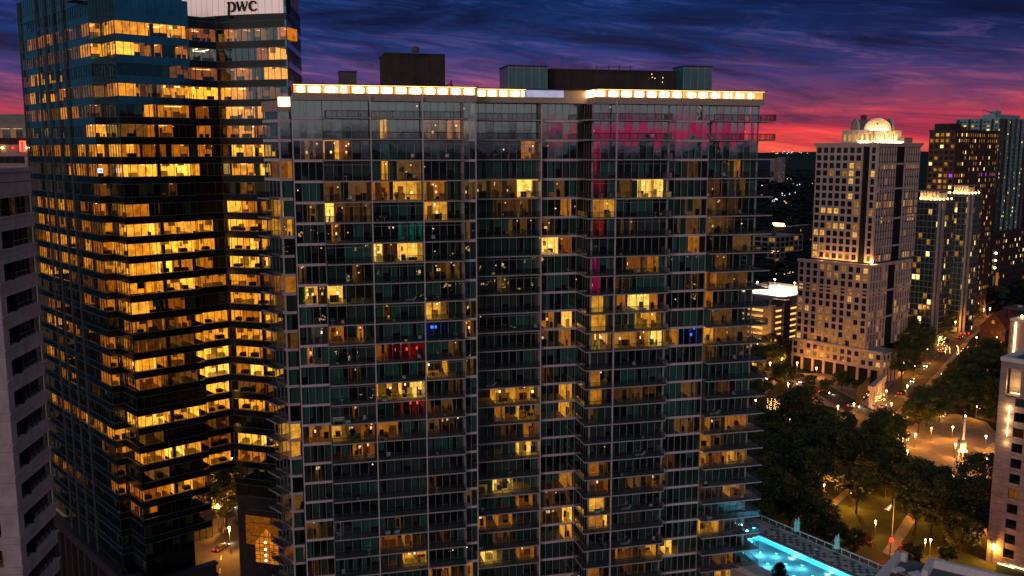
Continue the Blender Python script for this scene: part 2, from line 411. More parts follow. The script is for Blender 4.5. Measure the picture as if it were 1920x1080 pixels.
def split_spans(spans, R, size, keep):
    """cut long lit stretches into rooms of unlike brightness"""
    out = []
    for a, b, t in spans:
        n = max(1, round((b - a) / (size * R.uniform(.75, 1.3)))); cuts = [a] + sorted(a + (b - a) * (i + R.uniform(-.25, .25)) / n for i in range(1, n)) + [b]; first = R.randrange(n)
        for i in range(n):
            tt = t if i == first or R.random() < keep else DOWN.get(t, t)
            if t in DOWN and i != first and R.random() < (1 - keep) * .4: tt = DOWN.get(tt, tt)
            out.append((cuts[i], cuts[i + 1], tt))
    return out
def panes(mb, F, u0, u1, o, z0, z1, step, gm, fm, R=random, mw=.05, md=.09, rails=()):
    n = max(1, round((u1 - u0) / step)); s = (u1 - u0) / n
    for i in range(n):
        a, b = u0 + i * s, u0 + (i + 1) * s
        j = [R.uniform(-.011, .011) for _ in range(3)]
        mb.quad(F.T(a, o + j[0], z0), F.T(b, o + j[1], z0), F.T(b, o + j[1] + j[2], z1), F.T(a, o + j[0] + j[2], z1), gm)
    for i in range(n + 1):
        a = u0 + i * s; mb.fbox(F, a - mw / 2, a + mw / 2, o - .04, o + md, z0, z1, fm)
    for z in rails: mb.fbox(F, u0, u1, o - .03, o + md * .7, z - .03, z + .03, fm)
# ================================================================ apartment tower in the middle
def parse(txt):
    out = []
    for it in txt.split():
        a, b, y, t = it.split(','); out.append((float(a), float(b), float(y), t))
    return out
FH = 3.17
def apartment_tower():
    R = random.Random(11)
    F = Frame(-32.7, 142.0, .9695, .245)
    col = lambda px, o=0.0: F.hit(px, 620, o)[0]
    Z0 = 111.0
    K0, K1 = -1, 26                                   # floor -1 is the top storey
    root = thing('apartment_tower', 'dark glass apartment tower with stacked balconies and a bright lit roof band, in the middle', 'apartment tower', (*F.T(40, -12, 0)[:2], 0))
    # name, u0, u1, glass offset, balcony front (None = flush)
    g3, g4 = -3.9, -3.9
    S = [('a', col(561), col(615.3), 0, None), ('b', col(615.3), col(703.4), 0, 1.5), ('c', col(703.4), col(798), 0, 1.5), ('d', col(798), col(869), 0, 1.5),
         ('e', col(869), col(894.4), 0.25, None), ('f', col(894.4, -3), col(1014, -3), -4.4, -2.9), ('g', col(1014, -3.9), col(1074, -3.9), -3.9, None),
         ('h', col(1106), col(1151), 0, 1.6), ('i', col(1151), col(1245), 0, 1.6), ('j', col(1245), col(1318), 0, None), ('k', col(1318), col(1408), 0, 1.6)]
    ue, uh = S[4][2], S[7][1]
    uend = S[-1][2]
    S[5] = ('f', ue, S[5][2], -4.4, -2.9); S[6] = ('g', S[5][2], uh, -3.9, None)
    # side frames: bay side facing left, left end facets
    FB = Frame(*F.T(uh, -3.9, 0)[:2], F.nx, F.ny)     # u runs toward the viewer, outward = left
    FB.nx, FB.ny = -F.ux, -F.uy
    Ulf = 13.0                                        # depth of the recess behind the left end
    P = F.T(0, -Ulf, 0)
    FL = Frame(P[0] - F.ux * 2.1, P[1] - F.uy * 2.1, F.ux, F.uy)           # narrow facet, u 0..2.1
    t_ = (498 - 960) / FPX * .995; LS = (FL.x - t_ * FL.y) / (.674 + t_ * .739)      # left end wall runs to image column 498
    FS = Frame(FL.x, FL.y, .674, -.739); FS.x -= .674 * LS; FS.y += .739 * LS
    FS.nx, FS.ny = -.739, -.674
    LIT_TXT = '''716,727,208,w 746,839,203,d 845,864,205,o 867,884,205,d 561,605,240,d 606,636,240,w 636,661,240,o 984,1015,242,o 719,728,280,w 747,791,290,d
578,640,316,d 655,695,316,d 701,730,318,o 740,791,316,w 798,839,318,o 894,922,316,d 922,971,316,d 971,1014,316,b 1197,1246,310,b 608,626,352,b 627,695,352,d 796,839,352,w 1062,1073,348,w 1112,1154,350,w
1300,1318,352,d 1320,1370,352,d 925,1000,352,d 752,792,387,t 702,718,430,b 718,742,430,d 750,793,430,b 1015,1074,420,b 812,863,464,d 568,613,510,w 613,643,510,b 1195,1235,529,b 800,838,547,w 1193,1241,565,w
1112,1132,567,r 1060,1074,560,b 1023,1040,558,o 575,615,586,v 617,645,586,o 672,682,586,o 800,843,582,u 1060,1072,597,o 1107,1147,592,b 1153,1192,597,o 1193,1243,597,b 1248,1275,590,w 1275,1318,590,u 1322,1363,590,w 1363,1405,590,d
705,727,622,o 727,797,622,r 849,862,615,d 657,677,655,d 801,840,650,w 707,745,692,w 752,797,692,b 928,967,697,w 972,1012,697,w 1060,1074,693,w 1160,1237,705,d 755,797,725,r 806,837,722,d 937,948,730,o 972,1012,730,w 1060,1074,728,w
578,618,773,o 622,648,772,w 650,703,770,o 708,747,765,o 803,853,755,d 983,1012,765,o 662,703,808,o 972,1012,802,b 1315,1405,750,o 1275,1318,755,d 1315,1360,785,o 1315,1405,820,w 1107,1142,850,d 1103,1142,882,o 1187,1240,872,o
1058,1074,865,o 1040,1070,903,d 1313,1350,888,d 1370,1395,880,o 1016,1056,933,d 1056,1074,933,b 1107,1140,943,b 1313,1350,950,w 1058,1074,963,w 1157,1232,998,w 1248,1262,1000,b 1348,1377,1010,o 973,1003,1000,o
1180,1213,1030,d 1352,1372,1040,w 1053,1072,1060,o 1110,1142,1077,b 925,963,875,b 972,1000,905,o 898,912,942,w 933,962,942,o 927,962,972,d 713,747,972,o 757,797,970,o 573,612,955,d 620,640,955,v 757,800,1003,w 908,932,1005,b
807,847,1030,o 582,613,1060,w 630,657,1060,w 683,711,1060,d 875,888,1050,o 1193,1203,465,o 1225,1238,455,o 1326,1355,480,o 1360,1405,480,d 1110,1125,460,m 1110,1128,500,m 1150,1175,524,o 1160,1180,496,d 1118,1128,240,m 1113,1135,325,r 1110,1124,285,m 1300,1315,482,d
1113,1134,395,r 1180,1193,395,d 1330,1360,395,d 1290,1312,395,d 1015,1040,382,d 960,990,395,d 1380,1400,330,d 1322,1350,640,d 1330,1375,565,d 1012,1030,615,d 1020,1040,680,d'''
    lit = {}
    for a, b, y, t in parse(LIT_TXT):
        mid = (a + b) / 2
        for i, (nm, u0, u1, g, fr) in enumerate(S):
            ua, z = F.hit(a + 1, y, g); ub, _ = F.hit(b - 1, y, g); um = (ua + ub) / 2
            if u0 <= um <= u1:
                k = int(math.ceil((Z0 - z) / FH - .12)); k = min(max(k, K0), K1)
                lit.setdefault((i, k), []).append((max(u0, ua), min(u1, ub), t)); break
    # ---- slabs: one part per floor
    def zf(k): return Z0 - FH * k if k >= 0 else Z0 + FH + .1
    core = MB()
    top = Z0 + FH + .1
    for i, (nm, u0, u1, g, fr) in enumerate(S):
        core.fbox(F, u0, u1, -24, g - 4.8, 0, top, 'core_dark')
    core.fbox(FS, 0, LS - .5, -6, -3.5, 0, top, 'core_dark'); core.fbox(FL, 0, 2.0, -5, -3.2, 0, top, 'core_dark')
    core.build('core', root)
    for k in range(K0, K1 + 2):
        z = zf(k); mb = MB()
        for i, (nm, u0, u1, g, fr) in enumerate(S):
            if k == K0: mb.fbox(F, u0, u1, g - 5, g - .1, z - .22, z - .003, 'slab'); continue
            mb.fbox(F, u0, u1, g - 5, g - .1, z - .22, z, 'slab')
            if fr is None: mb.fbox(F, u0, u1, g - .06, g + .16, z - .32, z + .06, 'frame_pink')
            elif k >= 0: mb.fbox(F, u0, u1, g - .08, g + .05, z - .2, z + .02, 'mullion')
        if k >= 0:
            mb.fbox(FB, 0, 3.85, -.06, .05, z - .3, z + .06, 'mullion')
            mb.build('floor_slab', root); mb = MB()
            mb.fbox(FL, 0, 2.1, -.06, .14, z - .36, z + .10, 'frame_pink'); mb.fbox(FL, 0, 2.1, -3, -.1, z - .2, z, 'slab')
            mb.fbox(FS, 0, LS, -.06, .14, z - .36, z + .10, 'frame_pink'); mb.fbox(FS, 0, LS - .2, -3, -.1, z - .2, z, 'slab')
        mb.build('floor_slab', root)
    # ---- columns on the balcony fronts and corners
    for px, o in ((561, .12), (703.4, 1.55), (798, 1.55), (894.4, .4), (1014, -2.8), (1151, 1.62)):
        mb = MB(); u = col(px, o); w = .085
        mb.fbox(F, u - w, u + w, o - .35, o, 0, top - .02, 'frame_pink'); mb.build('column', root)
    for u, o in ((uh + .1, .1), (uend - .1, .1), (S[9][1], .2), (S[3][2], .3)):
        mb = MB(); mb.fbox(F, u - .12, u + .12, o - .3, o, 0, top - .02, 'mullion'); mb.build('column', root)
    mb = MB(); mb.fbox(FL, -.15, .15, -.2, .12, 0, top - 1.0, 'frame_pink'); mb.build('column', root)
    mb = MB(); mb.fbox(FL, 1.95, 2.2, -.2, .12, 0, top - 1.0, 'frame_pink'); mb.build('column', root)
    # ---- windows
    items = []; left_lit = {2: 'o', 5: 'w', 8: 'o', 11: 'd', 16: 'w', 20: 'd'}
    for k in range(K0, K1 + 1):
        za = zf(k + 1) if k >= 0 else Z0; za = Z0 - FH * (k + 1); zb = za + FH
        for i, (nm, u0, u1, g, fr) in enumerate(S):
            flush = fr is None
            wz0, wz1 = za + (.10 if flush else .05), zb - (.36 if flush else .26)
            wm, rm = MB(), MB()
            step = 1.22 if nm in 'aegj' else 1.33
            gm = 'tower_glass'
            rails = () if flush or R.random() < .75 else (wz1 - .5,)
            panes(wm, F, u0 + .05, u1 - .05, g, wz0, wz1, step, gm, 'mullion', R, rails=rails)
            spans = split_spans(lit.get((i, k), []), R, 2.3, .45)
            if k > 1 and R.random() < .30:          # small dim rooms seen here and there
                x = R.uniform(u0 + .1, u1 - 1.6); y = x + R.uniform(.8, 1.5)
                if all(y < a or x > b for a, b, _ in spans): spans = spans + [(x, y, R.choice('ddddo'))]
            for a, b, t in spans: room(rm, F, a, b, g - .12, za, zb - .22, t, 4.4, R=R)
            # curtains and blinds in the dark stretches
            n = max(1, round((u1 - u0) / step)); s = (u1 - u0) / n; cur = R.choice(['curtain_teal', 'curtain_green', 'curtain_grey', None])
            for j in range(n):
                a, b = u0 + j * s, u0 + (j + 1) * s
                if any(not (b < x + .2 or a > y - .2) for x, y, _ in spans): continue
                if R.random() < .3: cur = R.choice(['curtain_teal', 'curtain_green', 'curtain_grey', None, None, 'curtain_green', 'curtain_teal'])
                if cur:
                    w = R.choice([1, 1, .8, .5]); dz = 0 if R.random() < .7 else R.uniform(.4, 1.6)
                    rm.fbox(F, a + .04, a + .04 + (s - .08) * w, g - .34, g - .28, wz0 + dz, wz1, cur)
                elif R.random() < .22:
                    rm.fbox(F, a + .1, a + s * .8, g - 1.3, g - .7, za, za + R.uniform(.5, 1.1), R.choice(['furniture_dark', 'curtain_grey']))
                if not cur and R.random() < .10:
                    rm.ball(F.T(a + s * .5, g - R.uniform(1, 3), za + R.uniform(1.2, 2.4)), .11, R.choice(['lamp_o', 'lamp_w', 'lamp_d']), 6, 4)
            # party wall
            rm.fbox(F, u0 - .05, u0 + .05, g - 4.7, g - .3, za, zb - .25, 'core_dark')
            d = F.T((u0 + u1) / 2, g, za); big = (u1 - u0) * (1 if d[2] > H - .45 * d[1] else 0) + (3 if spans else 0)
            items.append((big, wm, [('room', rm)]))
        # bay side and left end
        for FX, ua, ub, gl in ((FB, .05, 3.85, 'b'), (FL, .1, 2.0, 'l'), (FS, .1, LS - .1, 's')):
            wm, rm = MB(), MB(); panes(wm, FX, ua, ub, 0, za + .1, zb - .36, 1.3, 'tower_glass', 'mullion', R)
            t = None
            if gl == 'b': t = {4: 'o', 9: 'b', 10: 'w', 13: 'o', 14: 'w', 18: 'o', 20: 'w', 21: 'o', 24: 'o'}.get(k)
            else: t = left_lit.get(k)
            if gl == 's' and t is None and R.random() < .3: t = R.choice('wod')
            if t: room(rm, FX, max(ua, ub - 3.6) if gl == 's' else ua, ub, -.12, za, zb - .3, t, 2.6, R=R)
            elif R.random() < .6: rm.fbox(FX, ua, ub - R.uniform(0, 1), -.34, -.28, za + .1, zb - .4, R.choice(['curtain_teal', 'curtain_green']))
            items.append((2 if t else 0.5, wm, [('room', rm)]))
    parts_or_stuff(items, 'window', root)
    # ---- balconies
    items = []
    def rail(mb, FX, u0, u1, o, z, ends=(False, False), inner=0.0, style=0):
        h = 1.07
        mb.fbox(FX, u0, u1, o - .07, o, z + h - .06, z + h, 'rail_dark'); mb.fbox(FX, u0, u1, o - .05, o - .02, z + .07, z + .11, 'rail_dark')
        n = max(1, int((u1 - u0) / 1.5))
        for q in range(n + 1):
            u = u0 + (u1 - u0) * q / n; mb.fbox(FX, u - .025, u + .025, o - .06, o - .01, z, z + h - .06, 'rail_dark')
        if style: 
            mb.fbox(FX, u0 + .03, u1 - .03, o - .045, o - .025, z + .12, z + h - .07, 'rail_glass')
        else:
            n = int((u1 - u0) / .17)
            for q in range(n):
                u = u0 + (q + .5) * (u1 - u0) / n; mb.fbox(FX, u - .012, u + .012, o - .045, o - .025, z + .11, z + h - .06, 'rail_dark', (0, 1))
        for e, u in zip(ends, (u0, u1)):
            if e:
                mb.fbox(FX, u - .03, u + .03, inner, o - .08, z + h - .06, z + h, 'rail_dark')
                n = int((o - inner) / .17)
                for q in range(n):
                    oo = inner + (q + .5) * (o - .08 - inner) / n; mb.fbox(FX, u - .012, u + .012, oo - .012, oo + .012, z + .05, z + h - .06, 'rail_dark', (0, 1))
    for k in range(K0, K1):
        z = Z0 - FH * (k + 1)
        for i, (nm, u0, u1, g, fr) in enumerate(S):
            if fr is None: continue
            sm, rm = MB(), MB(); a, b = u0, u1
            st = 0 if k < 4 else 1
            if nm == 'h': a = u0 - 1.2
            if nm == 'k': b = u1 + 2.3
            if nm == 'b' and k == -1: a = u0 + .4
            if nm == 'b' : a += .1
            if nm == 'k': a += .15
            sm.fbox(F, a, b, g + .06, fr, z - .17, z + .02, 'slab')
            sm.fbox(F, a, b, fr + .003, fr + .04, z - .16, z + .03, 'mullion')
            if nm == 'h':
                sm.fbox(F, a, u0 - .06, -3.7, g + .055, z - .17, z + .02, 'slab'); sm.fbox(F, a - .04, a - .003, -3.7, fr, z - .19, z + .05, 'mullion')
                FBo = Frame(*F.T(a, -3.7, 0)[:2], F.nx, F.ny); FBo.nx, FBo.ny = -F.ux, -F.uy
                rail(rm, FBo, 0, 3.7 + fr, 0, z, style=st)
            if nm == 'k':
                sm.fbox(F, u1 + .05, b, -3.5, g + .055, z - .17, z + .02, 'slab')
                Fe = Frame(*F.T(b, -3.5, 0)[:2], F.nx, F.ny); Fe.nx, Fe.ny = F.ux, F.uy
                rail(rm, Fe, 0, 3.4 + fr, 0, z, style=0); 
                Fk = Frame(*F.T(u1 + .1, -3.5, 0)[:2], F.ux, F.uy); rail(rm, Fk, 0, 2.1, 0, z, style=0)
            if nm == 'i': sm.fbox(F, b - .05, b + .03, g + .1, fr, z + .03, z + 1.0, 'mullion')
            if nm == 'd' or nm == 'f': sm.fbox(F, b - .06, b, g + .1, fr, z + .03, z + 2.7, 'mullion')
            rail(rm, F, a, b, fr, z, (nm == 'b', nm in 'ik'), g + .08, style=st)
            items.append((b - a + (0 if F.T(a, fr, z)[2] > H - .47 * F.T(a, fr, z)[1] else -50), sm, [('railing', rm)]))
        # slanting balconies on the left end
        if k % 1 == 0 and k > 2:
            sm, rm = MB(), MB(); u0 = .6; u1 = LS - .5
            sm.fbox(FS, u0, u1, .15, 1.9, z - .17, z + .02, 'slab'); sm.fbox(FS, u0, u1, 1.903, 1.94, z - .19, z + .05, 'mullion')
            rail(rm, FS, u0, u1, 1.9, z, (True, True), .2, style=1)
            items.append((3.0, sm, [('railing', rm)]))
    parts_or_stuff(items, 'balcony', root)
    # ---- roof: fascia, parapet wall with lamps and painted spill glow between ribs, thin canopy
    zt = top; ZB, ZT = zt + .30, zt + 1.5
    runs = [(0 - .2, ue, .9, 1.5), (ue, S[6][2] - .0, -2.3, 1.5), (uh, uend + .2, 1.3, 1.3)]
    fa = MB(); cp = MB(); lightn = 0
    for r, (u0, u1, o, _) in enumerate(runs):
        fa.fbox(F, u0, u1, o - 1.2, o, zt - .75 if r != 1 else zt - .6, ZB - .0, 'fascia')
        fa.fbox(F, u0, u1, o - 1.5, o - .35, ZB + .002, ZT, 'fascia')
        cp.fbox(F, u0 - .1, u1 + .2, o - 2.5, o + .62, ZT + .003, ZT + .14, 'rail_dark')
        dl = MB(); dl.fbox(F, u0 + .2, (F.hit(985, 168, -2.3)[0] if r == 1 else u1 - .2), o + .30, o + .37, ZT - .05, ZT - .003, 'strip_light'); dl.build('soffit_light', root)
    fa.fbox(F, uh - .15, uh + .2, -3.0, 1.29, zt - .74, ZB - .003, 'fascia'); fa.fbox(F, uh + .25, uh + .6, -3.0, -.25, ZB + .002, ZT - .01, 'fascia')
    fa.fbox(FL, -.1, 2.2, -1.0, .3, zt - 1.9, zt - 1.2, 'fascia'); fa.fbox(FS, 0, LS, -1, .25, zt - 1.9, zt - 1.2, 'fascia')
    fa.build('fascia', root); cp.build('roof_canopy', root)
    ro = MB()
    for (nm, u0, u1, g, fr) in S: ro.fbox(F, u0, u1, -24, min(-4.0, g - 1.5), zt + .003, zt + .3, 'roof_grey')
    ro.build('roof', root)
    cells = []
    for px0, px1, r in [(555, 572, 0), (577, 604, 0), (608, 634, 0), (639, 651, 0), (660, 684, 0), (688, 711, 0), (715, 737, 0), (742, 763, 0), (768, 791, 0), (796, 818, 0), (821, 840, 0), (846, 864, 0), (868, 891, 0),
                        (896, 912, 1), (915, 932, 1), (936, 952, 1), (957, 975, 1), (978, 984, 1), (1115, 1136, 2), (1141, 1161, 2), (1165, 1186, 2), (1190, 1209, 2), (1214, 1233, 2), (1238, 1257, 2),
                        (1262, 1281, 2), (1289, 1307, 2), (1311, 1329, 2), (1334, 1352, 2), (1357, 1375, 2), (1380, 1397, 2), (1403, 1416, 2)]:
        o = runs[r][2]; a = F.hit(px0, 168, o)[0]; b = F.hit(px1, 168, o)[0]
        mb = MB(); uc, ru, zc, rz_ = (a + b) / 2, (b - a) / 2 * .94, (ZB + ZT) / 2 - .06, (ZT - ZB) / 2 - .13
        sg = lambda x: abs(x) ** .45 * (1 if x > 0 else -1)
        pts = [(uc + ru * sg(cos(2 * pi * q / 20)), zc + rz_ * sg(sin(2 * pi * q / 20))) for q in range(20)]
        mb.poly([F.T(u, o - .22, z) for u, z in pts], 'strip_hot')
        for q in range(20): (u1_, z1_), (u2_, z2_) = pts[q], pts[(q + 1) % 20]; mb.quad(F.T(u1_, o - .34, z1_), F.T(u2_, o - .34, z2_), F.T(u2_, o - .22, z2_), F.T(u1_, o - .22, z1_), 'spill_glow')
        mb.build('roof_light', root)
    mb = MB(); 
    for q in range(3): mb.fbox(FB, 1.2 + q * 1.5, 2.4 + q * 1.5, .16, .24, ZB + .06, ZT - .06, 'strip_hot')
    mb.build('roof_light', root)
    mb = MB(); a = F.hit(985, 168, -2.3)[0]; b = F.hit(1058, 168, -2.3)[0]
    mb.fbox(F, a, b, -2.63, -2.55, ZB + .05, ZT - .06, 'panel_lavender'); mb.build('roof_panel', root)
    mb = MB(); mb.fbox(FL, .0, 2.1, .31, .36, zt - 1.1, zt + .35, 'strip_hot'); mb.build('roof_light', root)
    mb = MB(); mb.fbox(FL, -.15, 2.2, -.5, .29, zt - 1.19, zt + .5, 'fascia'); mb.fbox(FS, 0, LS, -.6, .2, zt - 1.19, zt - .2, 'fascia'); mb.build('parapet', root)
    # ribs between the panels catch the light
    mb = MB()
    for r, (u0, u1, o, _) in enumerate(runs):
        if r == 1: u1 = F.hit(985, 168, -2.3)[0]
        n = int((u1 - u0) / 2.05)
        for q in range(n + 1): 
            u = u0 + q * (u1 - u0) / max(1, n); mb = MB(); mb.fbox(F, u - .05, u + .05, o - .25, o + .05, ZB + .003, ZT - .002, 'fascia'); mb.build('rib', root)
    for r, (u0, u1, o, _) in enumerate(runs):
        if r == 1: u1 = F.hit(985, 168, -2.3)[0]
        mb = MB(); mb.fbox(F, u0 + .3, u1 - .2, o - .345, o - .341, ZB + .02, ZT - .02, 'spill_glow'); mb.build('spill_glow_panel', root)  # emitting sheet paints the lamps' spill onto the wall
    # penthouses and plant on the roof
    def roofbox(px0, px1, py0, py1, Y, dep, mat, name, strips=0, skew=.245):
        x0, y, z1 = WY(px0, py0, Y); x1 = WY(px1, py0, Y)[0]; z0 = zt + .305
        mb = MB(); L = (x1 - x0); FR = Frame(x0, Y, .9695, skew)
        mb.fbox(FR, 0, L, -dep, 0, z0, z1, mat)
        mb.fbox(FR, -.12, L + .12, -dep - .1, .1, z1 + .003, z1 + .22, 'rail_dark' if mat != 'teal_glass' else 'mullion_dark')
        if strips:
            n = max(2, round(L / strips))
            for q in range(n + 1): mb.fbox(FR, q * L / n - .05, q * L / n + .05, .003, .09, z0, z1, 'mullion' if mat == 'teal_solid' else mat)
            for zz in (z0 + .8, z1 - .3): mb.fbox(FR, 0, L, .004, .07, zz, zz + .09, 'mullion' if mat == 'teal_solid' else mat)
        o = mb.build(name, root); return FR, L, z0, z1, o
    diffuse('teal_solid', (.02, .15, .165), .15, .6, .3, .5)
    roofbox(637, 668, 135, 160, 168, 4, 'mech_grey', 'stair_hut')
    roofbox(722, 835, 101, 160, 171, 9, 'mech_brown', 'plant_room', 3)
    FRb, L, z0, z1, o = roofbox(1030, 1285, 131, 165, 182, 8, 'mech_brown', 'penthouse', 4, .2)
    roofbox(953, 1029, 124, 165, 177, 7, 'teal_solid', 'stair_tower', 1.4)
    roofbox(1282, 1340, 125, 168, 184, 5, 'teal_solid', 'stair_tower', 1.4)
    mb = MB(); x, y, z = WY(780, 101, 171)
    mb.lathe((x, y - 1, z + .2), [(.0, 0), (.7, 0), (.7, .7), (.4, 1.0), (0, 1.05)], 'mech_grey'); mb.build('roof_vent', root)
    mb = MB()
    for px in (1120, 1143, 1163, 1184): x, y, z = WY(px, 128, 180); mb.tube((x, y + 1.6, z1 - .2), (x, y + 1.6, z1 + .75), .12, .1, 'mech_grey')
    a, b = WY(1117, 128, 181.6), WY(1186, 130, 181.6); mb.tube((a[0], a[1], z1 + .5), (b[0], b[1], z1 + .5), .07, .07, 'mech_grey'); mb.build('roof_rail', root)
    mb = MB(); x, y, _ = WY(694, 150, 165); mb.tube((x, y, zt + .3), (x, y, zt + 3.6), .05, .03, 'metal_pole'); mb.build('antenna', root)
    mb = MB(); x, y, z = WY(1026, 122, 178); mb.tube((x, y, z - 1), (x, y, z + 1.5), .05, .03, 'metal_pole'); mb.build('antenna', root)
    mb = MB(); x, y, _ = WY(846, 158, 158); zz = zt + .3
    mb.tube((x - 4.2, y, zz + .6), (x, y, zz + 2.6), .12, .1, 'dark_metal'); mb.tube((x, y, zz), (x, y, zz + 3.0), .15, .12, 'dark_metal')
    for q in range(5): mb.tube((x - .8 + q * .4, y - .3, zz + .3), (x + .3 - q * .15, y + .3, zz + 2.4), .05, .05, 'dark_metal')
    mb.build('window_crane', root)
    # loungers, tables and plants on the balconies (things of their own)
    spots = [(606, 780, 'b', 'w'), (680, 752, 'c', 's'), (652, 790, 'b', 's'), (1175, 580, 'i', 'd'), (1205, 578, 'i', 'd'), (1200, 850, 'i', 'l'), (1174, 945, 'i', 'l'), (1172, 1015, 'i', 'l'),
             (1120, 952, 'h', 's'), (727, 985, 'c', 's'), (744, 985, 'c', 's'), (770, 548, 'c', 'l'), (1340, 770, 'k', 'l'), (920, 720, 'f', 'l'), (1330, 965, 'k', 's'), (900, 1015, 'f', 's')]
    nm_of = {'w': 'white bench', 's': 'pale storage box', 'd': 'round pale wicker seat', 'l': 'white sun lounger'}
    words_ = ['at the corner flat', 'third bay, upper row', 'beside the lit orange flat', 'beside the amber room', 'right of its twin by the amber room', 'in a row high on the bay', 'by the lit lamp room', 'lowest on the bay',
              'on the corner of the bay', 'below the ring lamp', 'right of the one below the ring lamp', 'with its back raised in the third bay', 'on the far right balcony above the trees', 'in the recess near the lit amber flat', 'under the bright lamp far right', 'low in the recess']
    for (px, py, nm, ty), wd in zip(spots, words_):
        s = next(q for q in S if q[0] == nm); o = (s[3] + s[4]) / 2
        u, z = F.hit(px, py, o); u = min(max(u, s[1] + 1.2), s[2] - 1.2)
        k = round((Z0 - z) / FH); zz = Z0 - FH * k + .021; p = F.T(u, o, zz)
        t = thing({'w': 'balcony_bench', 's': 'storage_box', 'd': 'wicker_seat', 'l': 'sun_lounger'}[ty], nm_of[ty] + ' on a tower balcony, ' + wd, {'w': 'bench', 's': 'box', 'd': 'seat', 'l': 'lounger'}[ty], p, 'balcony furniture')
        a, b = MB(), MB(); FR = Frame(p[0], p[1], F.ux, F.uy)
        if ty == 'l':
            a.fbox(FR, -.8, .55, -.32, .32, zz + .25, zz + .36, 'furniture_pale'); b.hexa([FR.T(.5, .32, zz + .3), FR.T(1.0, .32, zz + .75), FR.T(1.0, -.32, zz + .75), FR.T(.5, -.32, zz + .3),
                FR.T(.45, .32, zz + .38), FR.T(.95, .32, zz + .85), FR.T(.95, -.32, zz + .85), FR.T(.45, -.32, zz + .38)], 'furniture_pale')
            a.build('seat', t); b.build('backrest', t)
            for u_ in (-.7, .45):
                for o_ in (-.27, .27): l = MB(); l.fbox(FR, u_ - .03, u_ + .03, o_ - .03, o_ + .03, zz, zz + .25, 'furniture_pale'); l.build('leg', t)
        elif ty == 'w':
            a.fbox(FR, -.9, .9, -.25, .25, zz + .4, zz + .47, 'furniture_pale'); b.fbox(FR, -.9, .9, -.3, -.25, zz + .5, zz + .95, 'furniture_pale'); a.build('seat', t); b.build('backrest', t)
            for u_ in (-.8, .8): l = MB(); l.fbox(FR, u_ - .04, u_ + .04, -.25, .25, zz, zz + .4, 'furniture_pale'); l.build('leg', t)
        elif ty == 'd':
            a.lathe((p[0], p[1], zz), [(0, .0), (.55, .02), (.75, .45), (.62, .5), (.4, .3), (0, .28)], 'furniture_pale'); a.build('shell', t)
            b.lathe((p[0], p[1], zz + .285), [(.38, 0), (.4, .1), (0, .14)], 'curtain_grey'); b.build('cushion', t)
        else:
            a.fbox(FR, -.4, .4, -.3, .3, zz, zz + .55, 'furniture_pale'); b.fbox(FR, -.43, .43, -.33, .33, zz + .553, zz + .62, 'curtain_grey'); a.build('body', t); b.build('lid', t)
    BAY = {'b': 'second bay from the left', 'c': 'third bay from the left', 'd': 'fourth bay from the left', 'f': 'recessed middle bay', 'h': 'projecting corner bay', 'i': 'bay right of the projecting corner', 'k': 'far right bay'}
    NTH = ['topmost', 'second highest', 'third highest', 'fourth highest', 'fifth highest', 'sixth highest', 'seventh highest', 'eighth highest', 'ninth highest', 'tenth highest', 'eleventh highest', 'twelfth highest', 'thirteenth highest', 'fourteenth highest', 'fifteenth highest',
           'sixteenth highest', 'seventeenth highest', 'eighteenth highest', 'nineteenth highest', 'twentieth highest', 'twenty-first highest', 'twenty-second highest', 'twenty-third highest', 'twenty-fourth highest']
    used_ = set(); R = random.Random(41); protos = {}
    while len(used_) < 64:
        nm = R.choice('bbccdffhiik'); k = R.randint(0, 22); ty = R.choice(['potted_plant', 'balcony_chair', 'balcony_table', 'balcony_chair'])
        if (nm, k) in used_: continue
        used_.add((nm, k)); s = next(q for q in S if q[0] == nm); u = R.uniform(s[1] + .6, s[2] - .6); o = s[4] - R.uniform(.45, .8); z = Z0 - FH * (k + 1) + .022; p = F.T(u, o, z)
        lab = '%s on the %s balcony of the %s' % ({'potted_plant': 'leafy potted plant', 'balcony_chair': 'chair', 'balcony_table': 'small round table'}[ty], NTH[k + 1], BAY[nm])
        if ty not in protos:
            m = MB(); FR = Frame(p[0], p[1], F.ux, F.uy)
            if ty == 'potted_plant':
                m.lathe(p, [(0, 0), (.2, 0), (.27, .45), (0, .45)], 'stone_pink', 8)
                for q in range(70): a = R.uniform(0, 6.28); h_ = R.uniform(.4, 1.35); r = R.uniform(.05, .38); x, y = p[0] + r * cos(a), p[1] + r * sin(a); m.quad((x - .1, y, p[2] + h_), (x + .03, y + .08, p[2] + h_), (x + .1, y, p[2] + h_ + .12), (x - .03, y - .08, p[2] + h_ + .1), 'leaf_mid')
            elif ty == 'balcony_chair':
                m.fbox(FR, -.27, .27, -.27, .27, z + .38, z + .45, 'furniture_pale'); m.fbox(FR, -.27, .27, -.30, -.24, z + .451, z + .92, 'furniture_pale')
                for a in (-.23, .23):
                    for b in (-.23, .23): m.fbox(FR, a - .025, a + .025, b - .025, b + .025, z, z + .379, 'dark_metal')
            else:
                m.lathe(p, [(0, 0), (.22, 0), (.22, .03), (.04, .05), (.04, .68), (.38, .69), (.38, .73), (0, .73)], 'furniture_pale', 12)
            protos[ty] = tag(m.build(ty, at=p), lab, {'potted_plant': 'plant', 'balcony_chair': 'chair', 'balcony_table': 'table'}[ty], 'balcony furniture')
        else: copy_tree(protos[ty], p, R.choice((0, .4, -.5, 2.8)) if ty != 'balcony_table' else 0, None, lab)
    mb = MB()
    for px, py in ((1222, 139), (1223, 145), (1228, 147), (1243, 146), (1242, 154)):
        x, y, z = WY(px, py, 181.3); mb.ball((x, y, z), .07, 'lamp_w', 6, 4)
    mb.build('wall_lamp', root)
